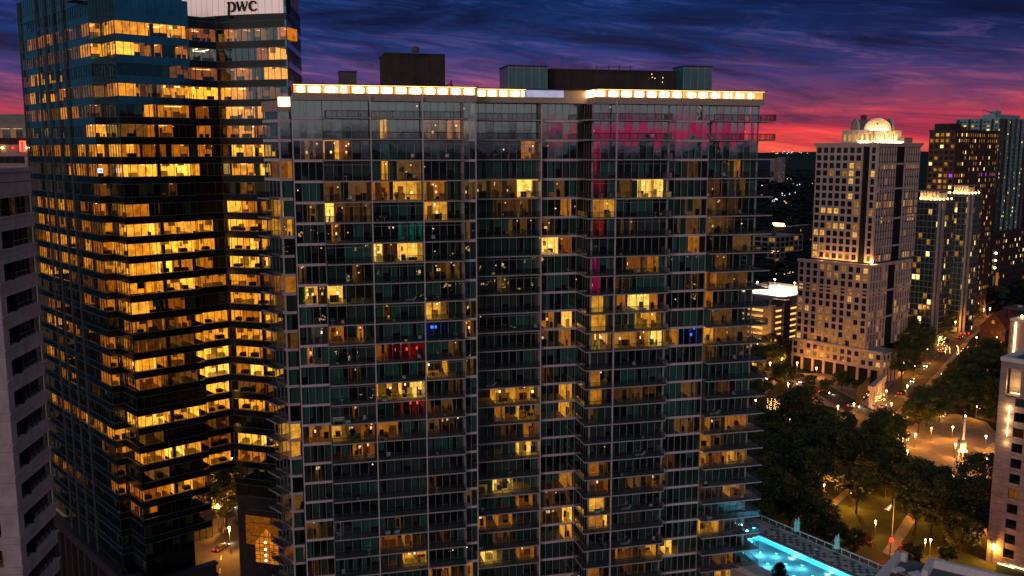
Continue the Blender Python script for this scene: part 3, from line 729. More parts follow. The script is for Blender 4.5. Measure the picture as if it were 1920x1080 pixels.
    return F, S
TF, TS = apartment_tower()

# ================================================================ office tower on the left
def office_tower():
    R = random.Random(5)
    k = 187 / 180.
    K = (-80.6 * k + 1.45, 187.0); f = (.7387, .674); l = (-.674, .7387)
    root = thing('office_tower', 'dark blue glass office tower with yellow lit floors and a pale lettered crown, at left', 'office tower', (K[0] + 10, K[1] + 20, 0))
    add = lambda p, d, s: (p[0] + d[0] * s, p[1] + d[1] * s)
    LA = 46.0; A0 = add(K, l, LA); B1 = add(K, f, 2.2); J = add(B1, (-l[0], -l[1]), 7.2); B2 = add(J, f, 14.6); M0 = add(B2, l, 1.2); M1 = add(M0, f, 6.4)
    wd = (.955, -.297); C1 = add(M1, wd, 16.5); D1 = add(C1, (-.114, .993), 26)
    def FR(a, b): return Frame(a[0], a[1], b[0] - a[0], b[1] - a[1])
    faces = {'A': (FR(A0, K), LA), 'B': (FR(K, B1), 2.2), 'J': (FR(B1, J), 7.2), 'F': (FR(J, B2), 14.6), 'M': (FR(M0, M1), 6.4), 'C': (FR(M1, C1), 16.5), 'D': (FR(C1, D1), 26.0)}
    txt = '''50,69,80,o 70,92,76,o 95,115,70,d 120,134,66,d 168,190,58,o 191,217,53,w 225,270,50,b 277,348,60,b 360,409,72,o 420,435,75,o 443,488,70,d 520,542,68,o
52,70,116,d 76,92,112,d 95,117,105,d 121,145,95,d 154,159,88,w 168,190,88,w 191,219,90,b 226,236,90,w 238,272,92,d 290,304,97,o 342,352,103,o 362,408,105,v 481,494,110,o 504,517,107,w
56,73,148,w 211,220,128,w 333,353,138,d 362,409,142,o 414,458,142,o 495,517,142,w 55,61,185,w 110,122,175,w 127,162,170,d 199,221,170,w 238,275,170,d 284,305,172,d 307,353,174,b 362,410,177,b 414,460,177,w 460,505,175,d
57,80,217,o 82,99,215,d 111,122,214,w 134,139,212,w 170,190,207,d 284,293,208,w 309,355,211,w 382,392,210,o 423,500,214,w 177,190,248,w 193,212,248,w 238,278,248,d 289,325,247,o 384,396,250,o 425,500,249,w
61,102,286,o 145,157,284,w 183,196,286,w 197,217,286,w 238,263,283,o 290,312,285,o 339,355,286,o 384,398,290,o 434,492,285,b 128,159,322,w 185,199,322,o 217,223,322,w 240,284,322,b 292,357,321,b 371,375,320,b 434,474,316,b 489,505,316,b
195,215,358,d 318,333,350,d 450,475,355,d 70,135,388,w 187,199,398,o 221,236,398,w 245,280,397,b 426,492,389,b 72,112,420,w 138,167,431,w 190,199,435,d 223,237,435,w 248,290,430,b 296,330,429,b 330,362,429,w 374,400,424,w 428,494,424,b
72,113,452,w 141,168,467,w 193,213,471,o 214,240,471,w 250,293,470,b 300,365,466,b 376,403,459,w 430,510,457,b 75,115,485,w 118,140,493,w 145,171,503,w 196,216,510,o 217,240,510,w 250,295,508,b 301,324,502,b 325,362,502,w 391,400,500,o 431,510,492,b
76,90,512,w 133,186,541,d 199,216,547,o 218,238,547,w 275,296,545,o 306,366,537,b 380,424,527,w 433,508,525,w 157,165,572,w 199,217,584,o 222,246,580,w 328,347,567,o 432,512,559,w 127,140,599,o 307,316,603,o 342,355,603,o 384,427,593,w 433,512,592,w
89,102,610,w 232,244,622,w 258,306,623,d 310,360,618,d 384,428,627,w 442,512,625,w 87,113,650,w 204,218,658,o 232,249,655,o 260,302,655,o 311,365,643,d 387,429,662,b 442,512,656,w 115,124,688,w 207,222,692,o 230,250,690,w 260,295,690,b 311,347,680,w 389,430,693,b 442,515,693,b
209,226,729,o 262,304,727,o 311,372,715,d 404,430,726,b 446,498,720,o 98,149,757,w 391,431,760,w 446,512,752,w 160,200,791,w 211,228,800,w 238,257,800,b 267,309,797,b 316,374,780,b 191,206,833,o 214,230,835,d 273,308,830,d 395,433,822,o 446,515,824,b
102,155,878,o 218,236,872,d 269,311,866,w 320,378,847,b 395,433,855,w 446,487,854,o 220,236,904,w 238,258,904,o 290,320,900,d 240,258,940,o 271,320,935,w 326,385,914,w 172,182,740,d 90,96,560,o 110,118,645,d 405,430,790,d'''
    ZC = lambda r: 129.5 - 3.9 * (r - 1)
    lit = {}
    for a, b, y, t in parse(txt):
        best = None; m = (a + b) / 2
        for nm, (FF, L) in faces.items():
            d = ray(m, y)
            if nm == 'D' or d[0] * FF.nx + d[1] * FF.ny >= 0: continue
            u, z = FF.hit(m, y); kk = FF.hit(m, y)
            if -.6 <= u <= L + .6:
                X, Y, _ = FF.T(u, 0, 0)
                if best is None or Y < best[0] - .5: best = (Y, nm)
        if not best: continue
        nm = best[1]; FF, L = faces[nm]; ua, z = FF.hit(a, y); ub, z2 = FF.hit(b, y); z = (z + z2) / 2
        r = max(1, round((129.5 - z) / 3.9) + 1)
        lit.setdefault((nm, r), []).append((max(.1, ua), min(L - .1, ub), t))
    rows = {'A': (0, 29), 'B': (1, 29), 'J': (1, 29), 'F': (1, 28), 'M': (1, 25), 'C': (1, 26), 'D': (0, 26)}
    body = MB(); core = MB()
    pts = [A0, K, B1, J, B2, M0, M1, C1, D1, add(D1, (-1, .1), 40)]
    # core set back behind the glass
    def inset(P, d):
        out = []
        for i in range(1, len(P) - 1):
            (ax, ay), (bx, by), (cx, cy) = P[i - 1], P[i], P[i + 1]
            l1, l2 = hypot(bx - ax, by - ay), hypot(cx - bx, cy - by); n1 = (-(by - ay) / l1, (bx - ax) / l1); n2 = (-(cy - by) / l2, (cx - bx) / l2)
            k_ = d / (1 + n1[0] * n2[0] + n1[1] * n2[1]); out.append((bx + (n1[0] + n2[0]) * k_, by + (n1[1] + n2[1]) * k_))
        return out
    ring = inset([add(A0, l, 20), A0, K, J, B2, M1, C1, D1, add(D1, (-.114, .993), 20)], 8.2)
    for a_, b_ in zip(ring, ring[1:]): core.fbox(Frame(a_[0], a_[1], b_[0] - a_[0], b_[1] - a_[1]), 0, hypot(b_[0] - a_[0], b_[1] - a_[1]), -.3, 0, 36 if b_ is ring[4] or b_ is ring[5] else 8, 133, 'core_dark')
    core.build('core', root)
    items = []
    for nm, (FF, L) in faces.items():
        r0, r1 = rows[nm]; blue = nm in 'AD'
        for r in range(r0, r1 + 1):
            zc = ZC(r); z0, z1 = zc - 1.25, zc + 1.2
            sp = 'spandrel_blue' if blue or (r < 6 and nm in 'BF') else 'spandrel_black'  # upper front rows blue: mirrored sky painted in as spandrel colour
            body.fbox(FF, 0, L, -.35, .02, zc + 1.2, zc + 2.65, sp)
            body.fbox(FF, 0, L, .021, .10, zc + 1.17, zc + 1.27, 'mullion_steel'); body.fbox(FF, 0, L, .021, .10, zc + 2.58, zc + 2.67, 'mullion_steel')
            body.fbox(FF, 3.5 if nm == 'D' else .1, L - (3.5 if nm == 'C' else .1), -7.4, -.36, zc + 1.3, zc + 1.6, 'core_dark')
            wm, rm = MB(), MB()
            panes(wm, FF, .05, L - .05, 0, z0, z1, 1.5, 'office_glass', 'mullion_dark', R, .08, .07)
            for q in range(1, max(1, int(L / 9)) + 1 if L > 10 else 1):
                x = L * q / (int(L / 9) + 1); rm.fbox(FF, x - .35, x + .35, -.9, -.3, z0 - .1, z1 + .1, 'spandrel_black')
            spans = split_spans(lit.get((nm, r), []), R, 3.4, .72)
            for a, b, t in spans:
                if b - a > .3: room(rm, FF, a, b, -.15, z0, z1, t, 5.5, True, R)
            # unlit glass: blinds
            n = int(L / 1.5)
            for q in range(n):
                a = q * 1.5
                if any(not (a + 1.5 < x or a > y) for x, y, _ in spans): continue
                if R.random() < .3: rm.fbox(FF, a + .05, a + 1.45, -.3, -.25, z0 + R.uniform(0, 1.5), z1, R.choice(['curtain_grey', 'core_dark', 'curtain_green']))
                elif R.random() < .035: rm.ball(FF.T(a + .7, -2, z1 - .3), .12, 'lamp_o', 6, 4)
            items.append((L * (.5 if nm in 'AD' else 1) + (4 if spans else 0), wm, [('office_interior', rm)]))
    # crown bands and bottoms
    for nm, (FF, L) in faces.items():
        top = {'A': 139.5, 'B': 137.5, 'J': 137.0, 'F': 135.6, 'M': 133.0, 'C': 133.4, 'D': 133.4}[nm]; zr = ZC(rows[nm][0]) + 2.66
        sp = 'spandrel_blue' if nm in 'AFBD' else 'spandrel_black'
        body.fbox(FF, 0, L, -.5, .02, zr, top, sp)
        n = int(L / 1.5)
        for q in range(n + 1): body.fbox(FF, q * L / max(1, n) - .03, q * L / max(1, n) + .03, .021, .06, zr, top, 'mullion_dark')
    body.build('spandrel', root)
    parts_or_stuff(items, 'window', root)
    FA = faces['A'][0]
    for u in (LA * .30, LA * .42, LA * .55, LA * .68, LA * .02):          # tall fins on the left face
        mb = MB(); mb.fbox(FA, u - .12, u + .12, .105, .5, 17.5, 139.5, 'mullion_steel'); mb.build('fin', root)
    mb = MB()
    mb.prism([add(A0, f, 1), add(K, f, 1), add(add(K, f, 10), (0, 0), 0), add(A0, f, 10)], 138.2, 138.5, 'roof_grey')
    mb.prism([B1, J, B2, add(B2, l, 20), add(B1, l, 20)], 134.5, 134.9, 'roof_grey'); mb.build('roof', root)
    mb = MB(); Fb = faces['F'][0]
    Rr = random.Random(3)
    for q in range(260):
        u = Rr.uniform(4, 9); mbp = Fb.T(u, -Rr.uniform(6.0, 8.5), 135 + Rr.uniform(0, 2.6) * (1 - abs(u - 6.5) / 4)); s = Rr.uniform(.15, .4)
        mb.quad((mbp[0] - s, mbp[1], mbp[2] - s * .5), (mbp[0] + s, mbp[1] + s * .3, mbp[2] - s * .4), (mbp[0] + s, mbp[1], mbp[2] + s * .5), (mbp[0] - s, mbp[1] - s * .3, mbp[2] + s * .4), 'leaf_mid')
    tag(mb.build('roof_shrub'), 'green roof shrub on the terrace under the lettered crown', 'shrub')
    mb = MB(); x0 = Fb.T(4, -9, 0); mb.fbox(Fb, -4.5, 3.6, -13, -8.6, 134.9, 147, 'spandrel_blue'); mb.build('lift_housing', root)
    # lettered crown: gently bowed pale screen that wraps the wing
    cw = MB(); FC = faces['C'][0]; u0, u1, n = -19.0, 16.3, 23
    def cr(u, z): return FC.T(u, 1.1 * (1 - ((u - 5) / 13.5) ** 2) - .9 - (max(0, -u) * .12), z)
    def zl(u): return 133.2 + max(0, -u) * .05
    for q in range(n):
        a, b = u0 + (u1 - u0) * q / n, u0 + (u1 - u0) * (q + 1) / n
        for z0, z1 in ((133.5, 139.0), (139.0, 146)):
            cw.quad(cr(a + .03, z0), cr(b - .03, z0), cr(b - .03, z1), cr(a + .03, z1), 'crown_panel')
        cw.quad(FC.T(a, -2.2, 133.45), FC.T(b, -2.2, 133.45), FC.T(b, -2.2, 146), FC.T(a, -2.2, 146), 'mullion_dark')
    FD = faces['D'][0]
    for q in range(14):
        for z0, z1 in ((133.45, 136.2), (136.2, 139.6), (139.6, 146)): cw.fbox(FD, .3 + q * 1.7, 1.96 + q * 1.7, -.3, .015, z0 + .03, z1, 'crown_side')
    crown = cw.build('crown_screen', root)
    # dark serif letters p w c
    lt = MB()
    def S2(pts, w):                       # stroke with varying half width, in letter space
        pts = [(x, y * .78 if y > 0 else y) for x, y in pts]
        for (a, wa), (b, wb) in zip(zip(pts, w), zip(pts[1:], w[1:])):
            dx, dy = b[0] - a[0], b[1] - a[1]; L = hypot(dx, dy) or 1; nx, ny = -dy / L, dx / L
            e = .25
            q = [(a[0] + nx * wa - dx / L * e * wa, a[1] + ny * wa - dy / L * e * wa), (a[0] - nx * wa - dx / L * e * wa, a[1] - ny * wa - dy / L * e * wa),
                 (b[0] - nx * wb + dx / L * e * wb, b[1] - ny * wb + dy / L * e * wb), (b[0] + nx * wb + dx / L * e * wb, b[1] + ny * wb + dy / L * e * wb)]
            P = []
            for o in (.32, .52):
                for x, y in q:
                    u = ub + x * sc; p0 = cr(u, zb + y * sc); P.append((p0[0] + FC.nx * o, p0[1] + FC.ny * o, p0[2]))
            lt.hexa([P[0], P[1], P[2], P[3], P[4], P[5], P[6], P[7]], 'letter_black')
    ub, zz_ = FC.hit(427, 19, .2); zb = zz_ - .42; sc = (FC.hit(485, 19, .2)[0] - ub) / 3.02
    arc = lambda cx, cy, rx, ry, a0, a1, n: [(cx + rx * cos(radians(a0 + (a1 - a0) * i / n)), cy + ry * sin(radians(a0 + (a1 - a0) * i / n))) for i in range(n + 1)]
    S2([(.18, -.42), (.27, 1.0)], [.10, .10]); S2([(.0, -.42), (.40, -.42)], [.045, .045]); S2([(.08, .93), (.28, 1.0)], [.05, .06])
    p = arc(.50, .50, .33, .48, 160, -165, 14); S2(p, [.05 + .08 * max(0, cos(radians(160 - 325 * i / 14))) for i in range(15)])
    S2([(1.05, .98), (1.28, .04)], [.10, .11]); S2([(1.28, .04), (1.58, .95)], [.045, .045]); S2([(1.52, .98), (1.75, .04)], [.10, .11]); S2([(1.75, .04), (2.02, .80), (1.98, .98)], [.045, .05, .09])
    S2([(.95, .97), (1.18, .97)], [.04, .04]); S2([(1.42, .97), (1.62, .97)], [.04, .04])
    p = arc(2.62, .50, .36, .48, 55, 320, 14); S2(p, [.06 + .07 * max(0, -cos(radians(55 + 265 * i / 14))) for i in range(15)]); S2([(2.78, .84), (2.86, .80)], [.10, .09])
    lt.build('lettering', root)
    # podium: dark stone piers, glazed arcade, lit shop front below the wing
    pd = MB()
    for nm in ('A', 'B', 'J', 'F'):
        FF, L = faces[nm]; o = 1.2
        pd.fbox(FF, 0 if nm != 'A' else 0, L, -.5, .9, 14.6, 17.0, 'brick_dark'); pd.fbox(FF, -.4, L + .4, -.5, 1.3, 17.003, 17.4, 'mullion_dark')
        n = max(1, int(L / 4.5))
        for q in range(n + 1): pd.fbox(FF, q * L / n - .55, q * L / n + .55, -.6, .8, 0, 14.59, 'brick_dark')
        pd.fbox(FF, .1, L - .1, -1.6, -.8, 0, 14.5, 'spandrel_black')
        for q in range(n):
            if R.random() < .5: pd.fbox(FF, (q + .2) * L / n, (q + .8) * L / n, -.79, -.72, 1 + 3 * R.random(), 7 + 6 * R.random(), R.choice(['lit_dim_o', 'lit_floor_o', 'lit_dim_d']))
    pd.build('arcade', root)
    FF = faces['C'][0]; wl = MB()
    wl.fbox(FF, 0, 16.5, -7, -.1, 0, 33.5, 'brick_dark')
    for z in (30.5, 27.5, 24.5, 21.5, 18.5): wl.fbox(FF, 3, 15.5, -.097, .05, z, z + .16, 'mullion_steel')
    wl.build('low_wall', root)
    u0, u1 = FF.hit(478, 1020, .1)[0], FF.hit(522, 1020, .1)[0]; zz = FF.hit(495, 1056, .1)[1]; zt = FF.hit(500, 992, .1)[1]; zm = FF.hit(480, 1018, .1)[1]
    gw = MB(); um = (u0 + u1) / 2
    gw.poly([FF.T(u0, .02, zz), FF.T(u1, .02, zz), FF.T(u1, .02, zm), FF.T(um, .02, zt), FF.T(u0, .02, zm)], 'lit_wall_o')
    gw.fbox(FF, u0 - 2.2, u1, -.09, .01, zm - .5, zt + 2.6, 'lit_floor_o')
    for q in range(6):
        u = u0 + (u1 - u0) * q / 5; hgt = zm + (zt - zm) * (1 - abs(u - um) / (um - u0)); gw.fbox(FF, u - .05, u + .05, .03, .12, zz, hgt, 'dark_metal')
    for q in range(6): z = zz + (zm - zz) * q / 5; gw.fbox(FF, u0, u1, .03, .10, z - .05, z + .05, 'dark_metal')
    for z in (zz + .8, zz + 2, zz + 3.4, zz + 5): gw.ball(FF.T(um - .2, .3, z), .3, 'lamp_w', 6, 4)
    gw.build('gable_window', root)
    # small lit screen in an office
    sm = MB(); FB_ = faces['B'][0]; u, z = FB_.hit(188, 320, .1); sm.fbox(FB_, u - .5, u + .5, .03, .1, z - .45, z + .45, 'screen_white'); 
    for q in range(3): sm.fbox(FB_, u - .35 + q * .25, u - .2 + q * .25, .102, .12, z - .2, z + .1, 'letter_black')
    sm.build('screen', root)
    return faces
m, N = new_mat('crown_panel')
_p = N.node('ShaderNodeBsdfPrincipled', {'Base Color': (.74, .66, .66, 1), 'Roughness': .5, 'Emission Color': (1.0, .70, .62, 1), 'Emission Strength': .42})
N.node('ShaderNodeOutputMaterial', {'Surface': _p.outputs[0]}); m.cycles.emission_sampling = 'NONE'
diffuse('crown_side', (.10, .15, .20), .4, .4, .2)
OF = office_tower()
# ================================================================ ground, roads, hills
def sheet(name, pts, mat, z, kind='structure', label=None):
    mb = MB(); mb.poly([(p[0], p[1], z) for p in pts], mat); o = mb.build(name); o['kind'] = kind; return o
def pxpoly(name, pix, mat, z): return sheet(name, [W(px, py, 0) for px, py in pix][::-1], mat, z)
mb = MB(); Rg = random.Random(2)
rad = [0, 60, 150, 300, 600, 1200, 2400, 5000, 12000, 30000]; n = 48
pts = [[(r * cos(2 * pi * k / n), r * sin(2 * pi * k / n), 0) for k in range(n)] for r in rad[1:]]
for k in range(n):
    mb.poly([(0, 0, 0), pts[0][k], pts[0][(k + 1) % n]], 'forest_floor')
    for j in range(len(pts) - 1): mb.quad(pts[j][k], pts[j + 1][k], pts[j + 1][(k + 1) % n], pts[j][(k + 1) % n], 'forest_floor')
struct(mb.build('ground'))
for r0, hgt, seed in ((3600, 48, 1), (5200, 86, 2), (7200, 134, 3)):       # rolling ridges all round
    mb = MB(); n = 220; R = random.Random(seed); ph = [R.uniform(0, 6.28) for _ in range(5)]
    def rz(a): return hgt * (.80 + .10 * sin(3 * a + ph[0]) + .07 * sin(9 * a + ph[1]) + .035 * sin(31 * a + ph[2]) + .02 * sin(77 * a + ph[3])) 
    for k in range(n):
        a, b = 2 * pi * k / n, 2 * pi * (k + 1) / n; ja, jb = rz(a), rz(b)
        q = [(r0 * .72, 0), (r0 * .9, .6), (r0, 1.0), (r0 * 1.12, .75)]
        for (ra, ha), (rb, hb) in zip(q, q[1:]):
            mb.quad((ra * cos(a), ra * sin(a), ja * ha - 1), (ra * cos(b), ra * sin(b), jb * ha - 1), (rb * cos(b), rb * sin(b), jb * hb - 1), (rb * cos(a), rb * sin(a), ja * hb - 1), 'leaf_far')
    struct(mb.build('hills', smooth=True))
def strip(name, line, width, z, mat='asphalt', marks=True):
    mb = MB(); P = [W(px, py, 0) for px, py in line]; L = []; Rr = []
    for i, p in enumerate(P):
        a = P[max(0, i - 1)]; b = P[min(len(P) - 1, i + 1)]; dx, dy = b[0] - a[0], b[1] - a[1]; l = hypot(dx, dy)
        nx, ny = -dy / l * width / 2, dx / l * width / 2; L.append((p[0] + nx, p[1] + ny)); Rr.append((p[0] - nx, p[1] - ny))
    for i in range(len(P) - 1):
        mb.quad((*Rr[i], z), (*Rr[i + 1], z), (*L[i + 1], z), (*L[i], z), mat)
    struct(mb.build(name))
    if marks:
        mk = MB()
        for i in range(len(P) - 1):
            a, b = P[i], P[i + 1]; l = hypot(b[0] - a[0], b[1] - a[1]); ux, uy = (b[0] - a[0]) / l, (b[1] - a[1]) / l
            for s in range(0, int(l) - 3, 8):
                x, y = a[0] + ux * s, a[1] + uy * s
                mk.quad((x - uy * .09, y + ux * .09, z + .006), (x + uy * .09, y - ux * .09, z + .006), (x + ux * 3 + uy * .09, y + uy * 3 - ux * .09, z + .006), (x + ux * 3 - uy * .09, y + uy * 3 + ux * .09, z + .006), 'road_paint')
        struct(mk.build('road_marking'))
    for sd, S in ((1, L), (-1, Rr)):      # pavement with a real kerb
        pv = MB()
        for i in range(len(P) - 1):
            a, b = S[i], S[i + 1]; ex = [(P[j][0] + (S[j][0] - P[j][0]) * (1 + 5.0 / width), P[j][1] + (S[j][1] - P[j][1]) * (1 + 5.0 / width)) for j in (i, i + 1)]
            q = [a, b, ex[1], ex[0]] if sd < 0 else [b, a, ex[0], ex[1]]
            q = q[::-1]
            pv.hexa([(*p, z - .01) for p in q] + [(*p, z + .13) for p in q], 'paving')
        struct(pv.build('pavement'))
strip('road', [(1560, 860), (1640, 775), (1700, 725), (1742, 682), (1790, 632), (1832, 598), (1862, 575), (1900, 545)], 13, .016)
strip('road', [(1390, 742), (1440, 700), (1500, 706), (1560, 740), (1625, 778)], 12, .024)
strip('road', [(1395, 690), (1440, 640), (1470, 600), (1500, 560)], 12, .020)
strip('road', [(408, 1130), (418, 1000), (432, 900), (445, 830), (460, 770)], 16, .016)
pxpoly('plaza', [(1700, 800), (1745, 782), (1790, 775), (1850, 792), (1885, 830), (1880, 880), (1840, 905), (1770, 880), (1715, 862), (1690, 830)], 'paving', .012)
pxpoly('lawn', [(1420, 980), (1440, 900), (1600, 880), (1720, 900), (1860, 930), (1870, 1120), (1600, 1130)], 'grass', .008)
pxpoly('lawn', [(1560, 860), (1690, 760), (1880, 770), (1890, 800), (1800, 772), (1705, 795), (1680, 830), (1700, 870), (1640, 878)], 'grass', .008)
pxpoly('path', [(1655, 1035), (1672, 1045), (1735, 950), (1716, 942)], 'paving', .030)
pxpoly('path', [(1530, 965), (1540, 972), (1605, 915), (1596, 908)], 'paving', .030)
pxpoly('path', [(1790, 1000), (1872, 1042), (1880, 900), (1850, 905), (1845, 960)], 'paving', .034)
pxpoly('forecourt', [(1475, 742), (1500, 700), (1560, 700), (1630, 735), (1600, 770), (1540, 760)], 'paving', .012)

# ================================================================ gridded facades for the towers beyond
diffuse('pane_dark', (.014, .016, .02), .12, .5, .3); diffuse('pane_teal', (.02, .05, .055), .12, .5, .4, .2)
WCODE = {'w': 'win_warm', 'g': 'win_gold', 'h': 'win_hot', 'p': 'win_purple'}
def grid(body, items, F, L, z0, z1, fh, bay, ww, wh, mat, lit, R, pane='pane_dark', proud=.4, sill=.9, cross=True, spmat=None, slab=False):
    """piers and spandrels in front of recessed panes"""
    nf = max(1, round((z1 - z0) / fh)); nb = max(1, round(L / bay)); fh = (z1 - z0) / nf; bay = L / nb
    for j in range(nb + 1):
        c = j * bay; a, b = max(0, c - (bay - ww) / 2), min(L, c + (bay - ww) / 2)
        body.fbox(F, a, b, -.3, proud, z0, z1, mat)
    for i in range(nf):
        z = z0 + i * fh; za, zb = z + sill, min(z + sill + wh, z + fh)
        for j in range(nb):
            a, b = j * bay + (bay - ww) / 2 + .004, (j + 1) * bay - (bay - ww) / 2 - .004
            if za > z + .02: body.fbox(F, a, b, -.3, proud - .08, z, za, spmat or mat)
            if zb < z + fh - .02: body.fbox(F, a, b, -.3, proud - .08, zb, z + fh, spmat or mat)
            t = lit(i, j, nf, nb, R); wm = MB()
            wm.fbox(F, a, b, -.25, -.02, za, zb, WCODE.get(t, pane), (0, 1))
            if cross:
                wm.fbox(F, (a + b) / 2 - .05, (a + b) / 2 + .05, -.017, .05, za, zb, 'mullion_dark'); wm.fbox(F, a, b, -.016, .04, (za + zb) / 2 - .05, (za + zb) / 2 + .03, 'mullion_dark')
            elif t: 
                q = R.uniform(.2, .8); wm.fbox(F, a + (b - a) * q, a + (b - a) * q + .12, -.017, .03, za, zb, 'mullion_dark')
            items.append(((b - a) * (zb - za) + (2 if t else 0), wm, []))
    if slab:
        for i in range(nf + 1): body.fbox(F, -.2, L + .2, proud + .003, proud + .9, z0 + i * fh - .12, z0 + i * fh + .10, 'slab')
def fr(p, d): return Frame(p[0], p[1], d[0], d[1])
LD = (-.659, .752); RD = (.752, .659)
add2 = lambda p, d, s: (p[0] + d[0] * s, p[1] + d[1] * s)
def solve(p, d, px, k=.99):             # length along d from p until image column px (near the horizon)
    t = (px - 960) / FPX * k; return (p[0] - t * p[1]) / (t * d[1] - d[0])

def stone_tower():
    R = random.Random(21); root = thing('stone_tower', 'pale pink stone office tower with a set-back and a floodlit domed crown', 'office tower', (165, 440, 0))
    Cl = (164.2, 425.0); LL = solve(Cl, LD, 1507); LR = solve(Cl, RD, 1720)
    Cu = add2(Cl, RD, 5.5); Cu = add2(Cu, LD, 2.0); UL = solve(Cu, LD, 1531); UR = solve(Cu, RD, 1724)
    body, items = MB(), []
    core = MB()
    core.prism([add2(add2(Cl, LD, .5), RD, .5), add2(add2(Cl, RD, LR - .5), LD, .5), add2(add2(Cl, RD, LR - .5), LD, LL - .5), add2(add2(Cl, LD, LL - .5), RD, .5)], 0, 53.2, 'core_dark', 'roof_pale')
    core.prism([add2(add2(Cu, LD, .5), RD, .5), add2(add2(Cu, RD, UR - .5), LD, .5), add2(add2(Cu, RD, UR - .5), LD, UL - .5), add2(add2(Cu, LD, UL - .5), RD, .5)], 53, 108.8, 'core_dark', 'roof_grey')
    core.build('core', root)
    FUl = fr(add2(Cu, LD, UL), (-LD[0], -LD[1])); FUr = fr(Cu, RD); FLl = fr(add2(Cl, LD, LL), (-LD[0], -LD[1])); FLr = fr(Cl, RD)
    hot = {11: .75, 10: .2, 0: .85, 1: .55, 2: .4, 3: .4, 5: .3, 4: .35, 6: .4, 7: .25}
    def litU(i, j, nf, nb, R):
        p = .75 * hot.get(i, .05); e = .2 if j >= nb - 2 and i < nf - 1 else 0
        if i == nf - 1: p = .04
        return None if R.random() > min(1, p * .8 + e) else R.choice('wggw')
    def litUr(i, j, nf, nb, R):
        p = {nf - 3: .9, nf - 7: .25, nf - 8: .8, nf - 9: .2, nf - 10: .3, 0: .8, nf - 12: .15}.get(i, .03); return None if R.random() > p else R.choice('gwg')
    def litL(i, j, nf, nb, R):
        p = {nf - 1: .35, nf - 2: .2, nf - 4: .6, nf - 6: .25, nf - 7: .65, nf - 8: .3, 0: .5, 1: .45, 2: .2}.get(i, .08); return None if R.random() > p else R.choice('wggg')
    main = UL - 7.5
    grid(body, items, FUl, main, 54.5, 108.0, 3.66, main / 7, 2.35, 2.5, 'stone_pink', litU, R, sill=.65)
    FN = Frame(*FUl.T(main, -2.6, 0)[:2], FUl.ux, FUl.uy)     # recessed glazed corner slot
    grid(body, items, FN, 3.6, 54.5, 108.0, 3.66, 1.8, 1.55, 2.9, 'stone_pink', lambda i, j, nf, nb, R: R.choice('wgg') if R.random() < hot.get(i, .1) + .12 else None, R, sill=.3, proud=.1, spmat='pane_dark')
    body.fbox(FUl, main + .003, main + .3, -2.6, .38, 54.5, 108, 'stone_pink')
    FQ = Frame(*FUl.T(main + 3.6, 0, 0)[:2], FUl.ux, FUl.uy)
    grid(body, items, FQ, 3.9, 54.5, 108.0, 3.66, 3.9, 1.9, 2.7, 'stone_pink', litU, R, sill=.5)
    a = UR * .42
    grid(body, items, FUr, a, 54.5, 108, 3.66, 2.5, 1.45, 2.9, 'stone_pink', litUr, R, sill=.4, cross=False, spmat='core_dark')
    for z in (100.5, 89, 75, 62): body.fbox(FUr, 0, UR, .2, .48, z - .9, z, 'stone_pink')
    FS_ = Frame(*FUr.T(a + .003, -1.2, 0)[:2], RD[0], RD[1]); grid(body, items, FS_, UR * .22, 54.5, 108, 3.66, 2.0, 1.5, 3.2, 'stone_pink', litUr, R, sill=.2, proud=.2, cross=False, spmat='core_dark')
    FT_ = Frame(*FUr.T(a + UR * .22 + .006, 0, 0)[:2], RD[0], RD[1]); grid(body, items, FT_, UR - a - UR * .22, 54.5, 108, 3.66, 2.5, 1.45, 2.9, 'stone_pink', litUr, R, sill=.4, cross=False, spmat='core_dark')
    # cornice
    for FF, L in ((FUl, UL), (FUr, UR)):
        body.fbox(FF, -.6, L + .6, -1.5, 1.0, 108.003, 109.0, 'stone_pink'); body.fbox(FF, -1.0, L + .9, -1.6, 1.5, 109.003, 109.8, 'stone_pink')
    # lower tier
    grid(body, items, FLl, LL, 14.5, 53.0, 3.5, LL / 10, 2.15, 2.5, 'stone_pink', litL, R, sill=.6)
    grid(body, items, FLr, LR * .42, 14.5, 53.0, 3.5, 2.6, 1.5, 2.9, 'stone_pink', litL, R, sill=.4, cross=False)
    FS2 = Frame(*FLr.T(LR * .42 + .003, -1.5, 0)[:2], RD[0], RD[1]); grid(body, items, FS2, LR * .2, 14.5, 53, 3.5, 2.0, 1.4, 3.1, 'stone_pink', litUr, R, sill=.2, proud=.2, cross=False, spmat='core_dark')
    FT2 = Frame(*FLr.T(LR * .62 + .006, 0, 0)[:2], RD[0], RD[1]); grid(body, items, FT2, LR * .38, 14.5, 53, 3.5, 2.6, 1.5, 2.9, 'stone_pink', litL, R, sill=.4, cross=False)
    for FF, L in ((FLl, LL), (FLr, LR)):
        body.fbox(FF, -.5, L + .5, -1, .9, 53.003, 54.2, 'stone_pink'); body.fbox(FF, -.3, L + .3, -.3, .65, 40.6, 41.4, 'stone_pink'); body.fbox(FF, -.3, L + .3, -.3, .65, 28.0, 28.7, 'stone_pink')
    # podium
    Cp = add2(Cl, LD, -8.8); FP = fr(add2(Cl, LD, LL + 1.0), (-LD[0], -LD[1])); LP = LL + 9.8
    FP.x += FP.nx * .8; FP.y += FP.ny * .8
    grid(body, items, FP, LP, 7.0, 14.0, 3.5, LP / 13, 2.1, 2.3, 'stone_pink', litL, R, sill=.6)
    nb = 8
    for j in range(nb + 1): body.fbox(FP, j * LP / nb - .6 * (j > 0), j * LP / nb + .6 * (j < nb), -.3, .5, 0, 6.99, 'stone_pink')
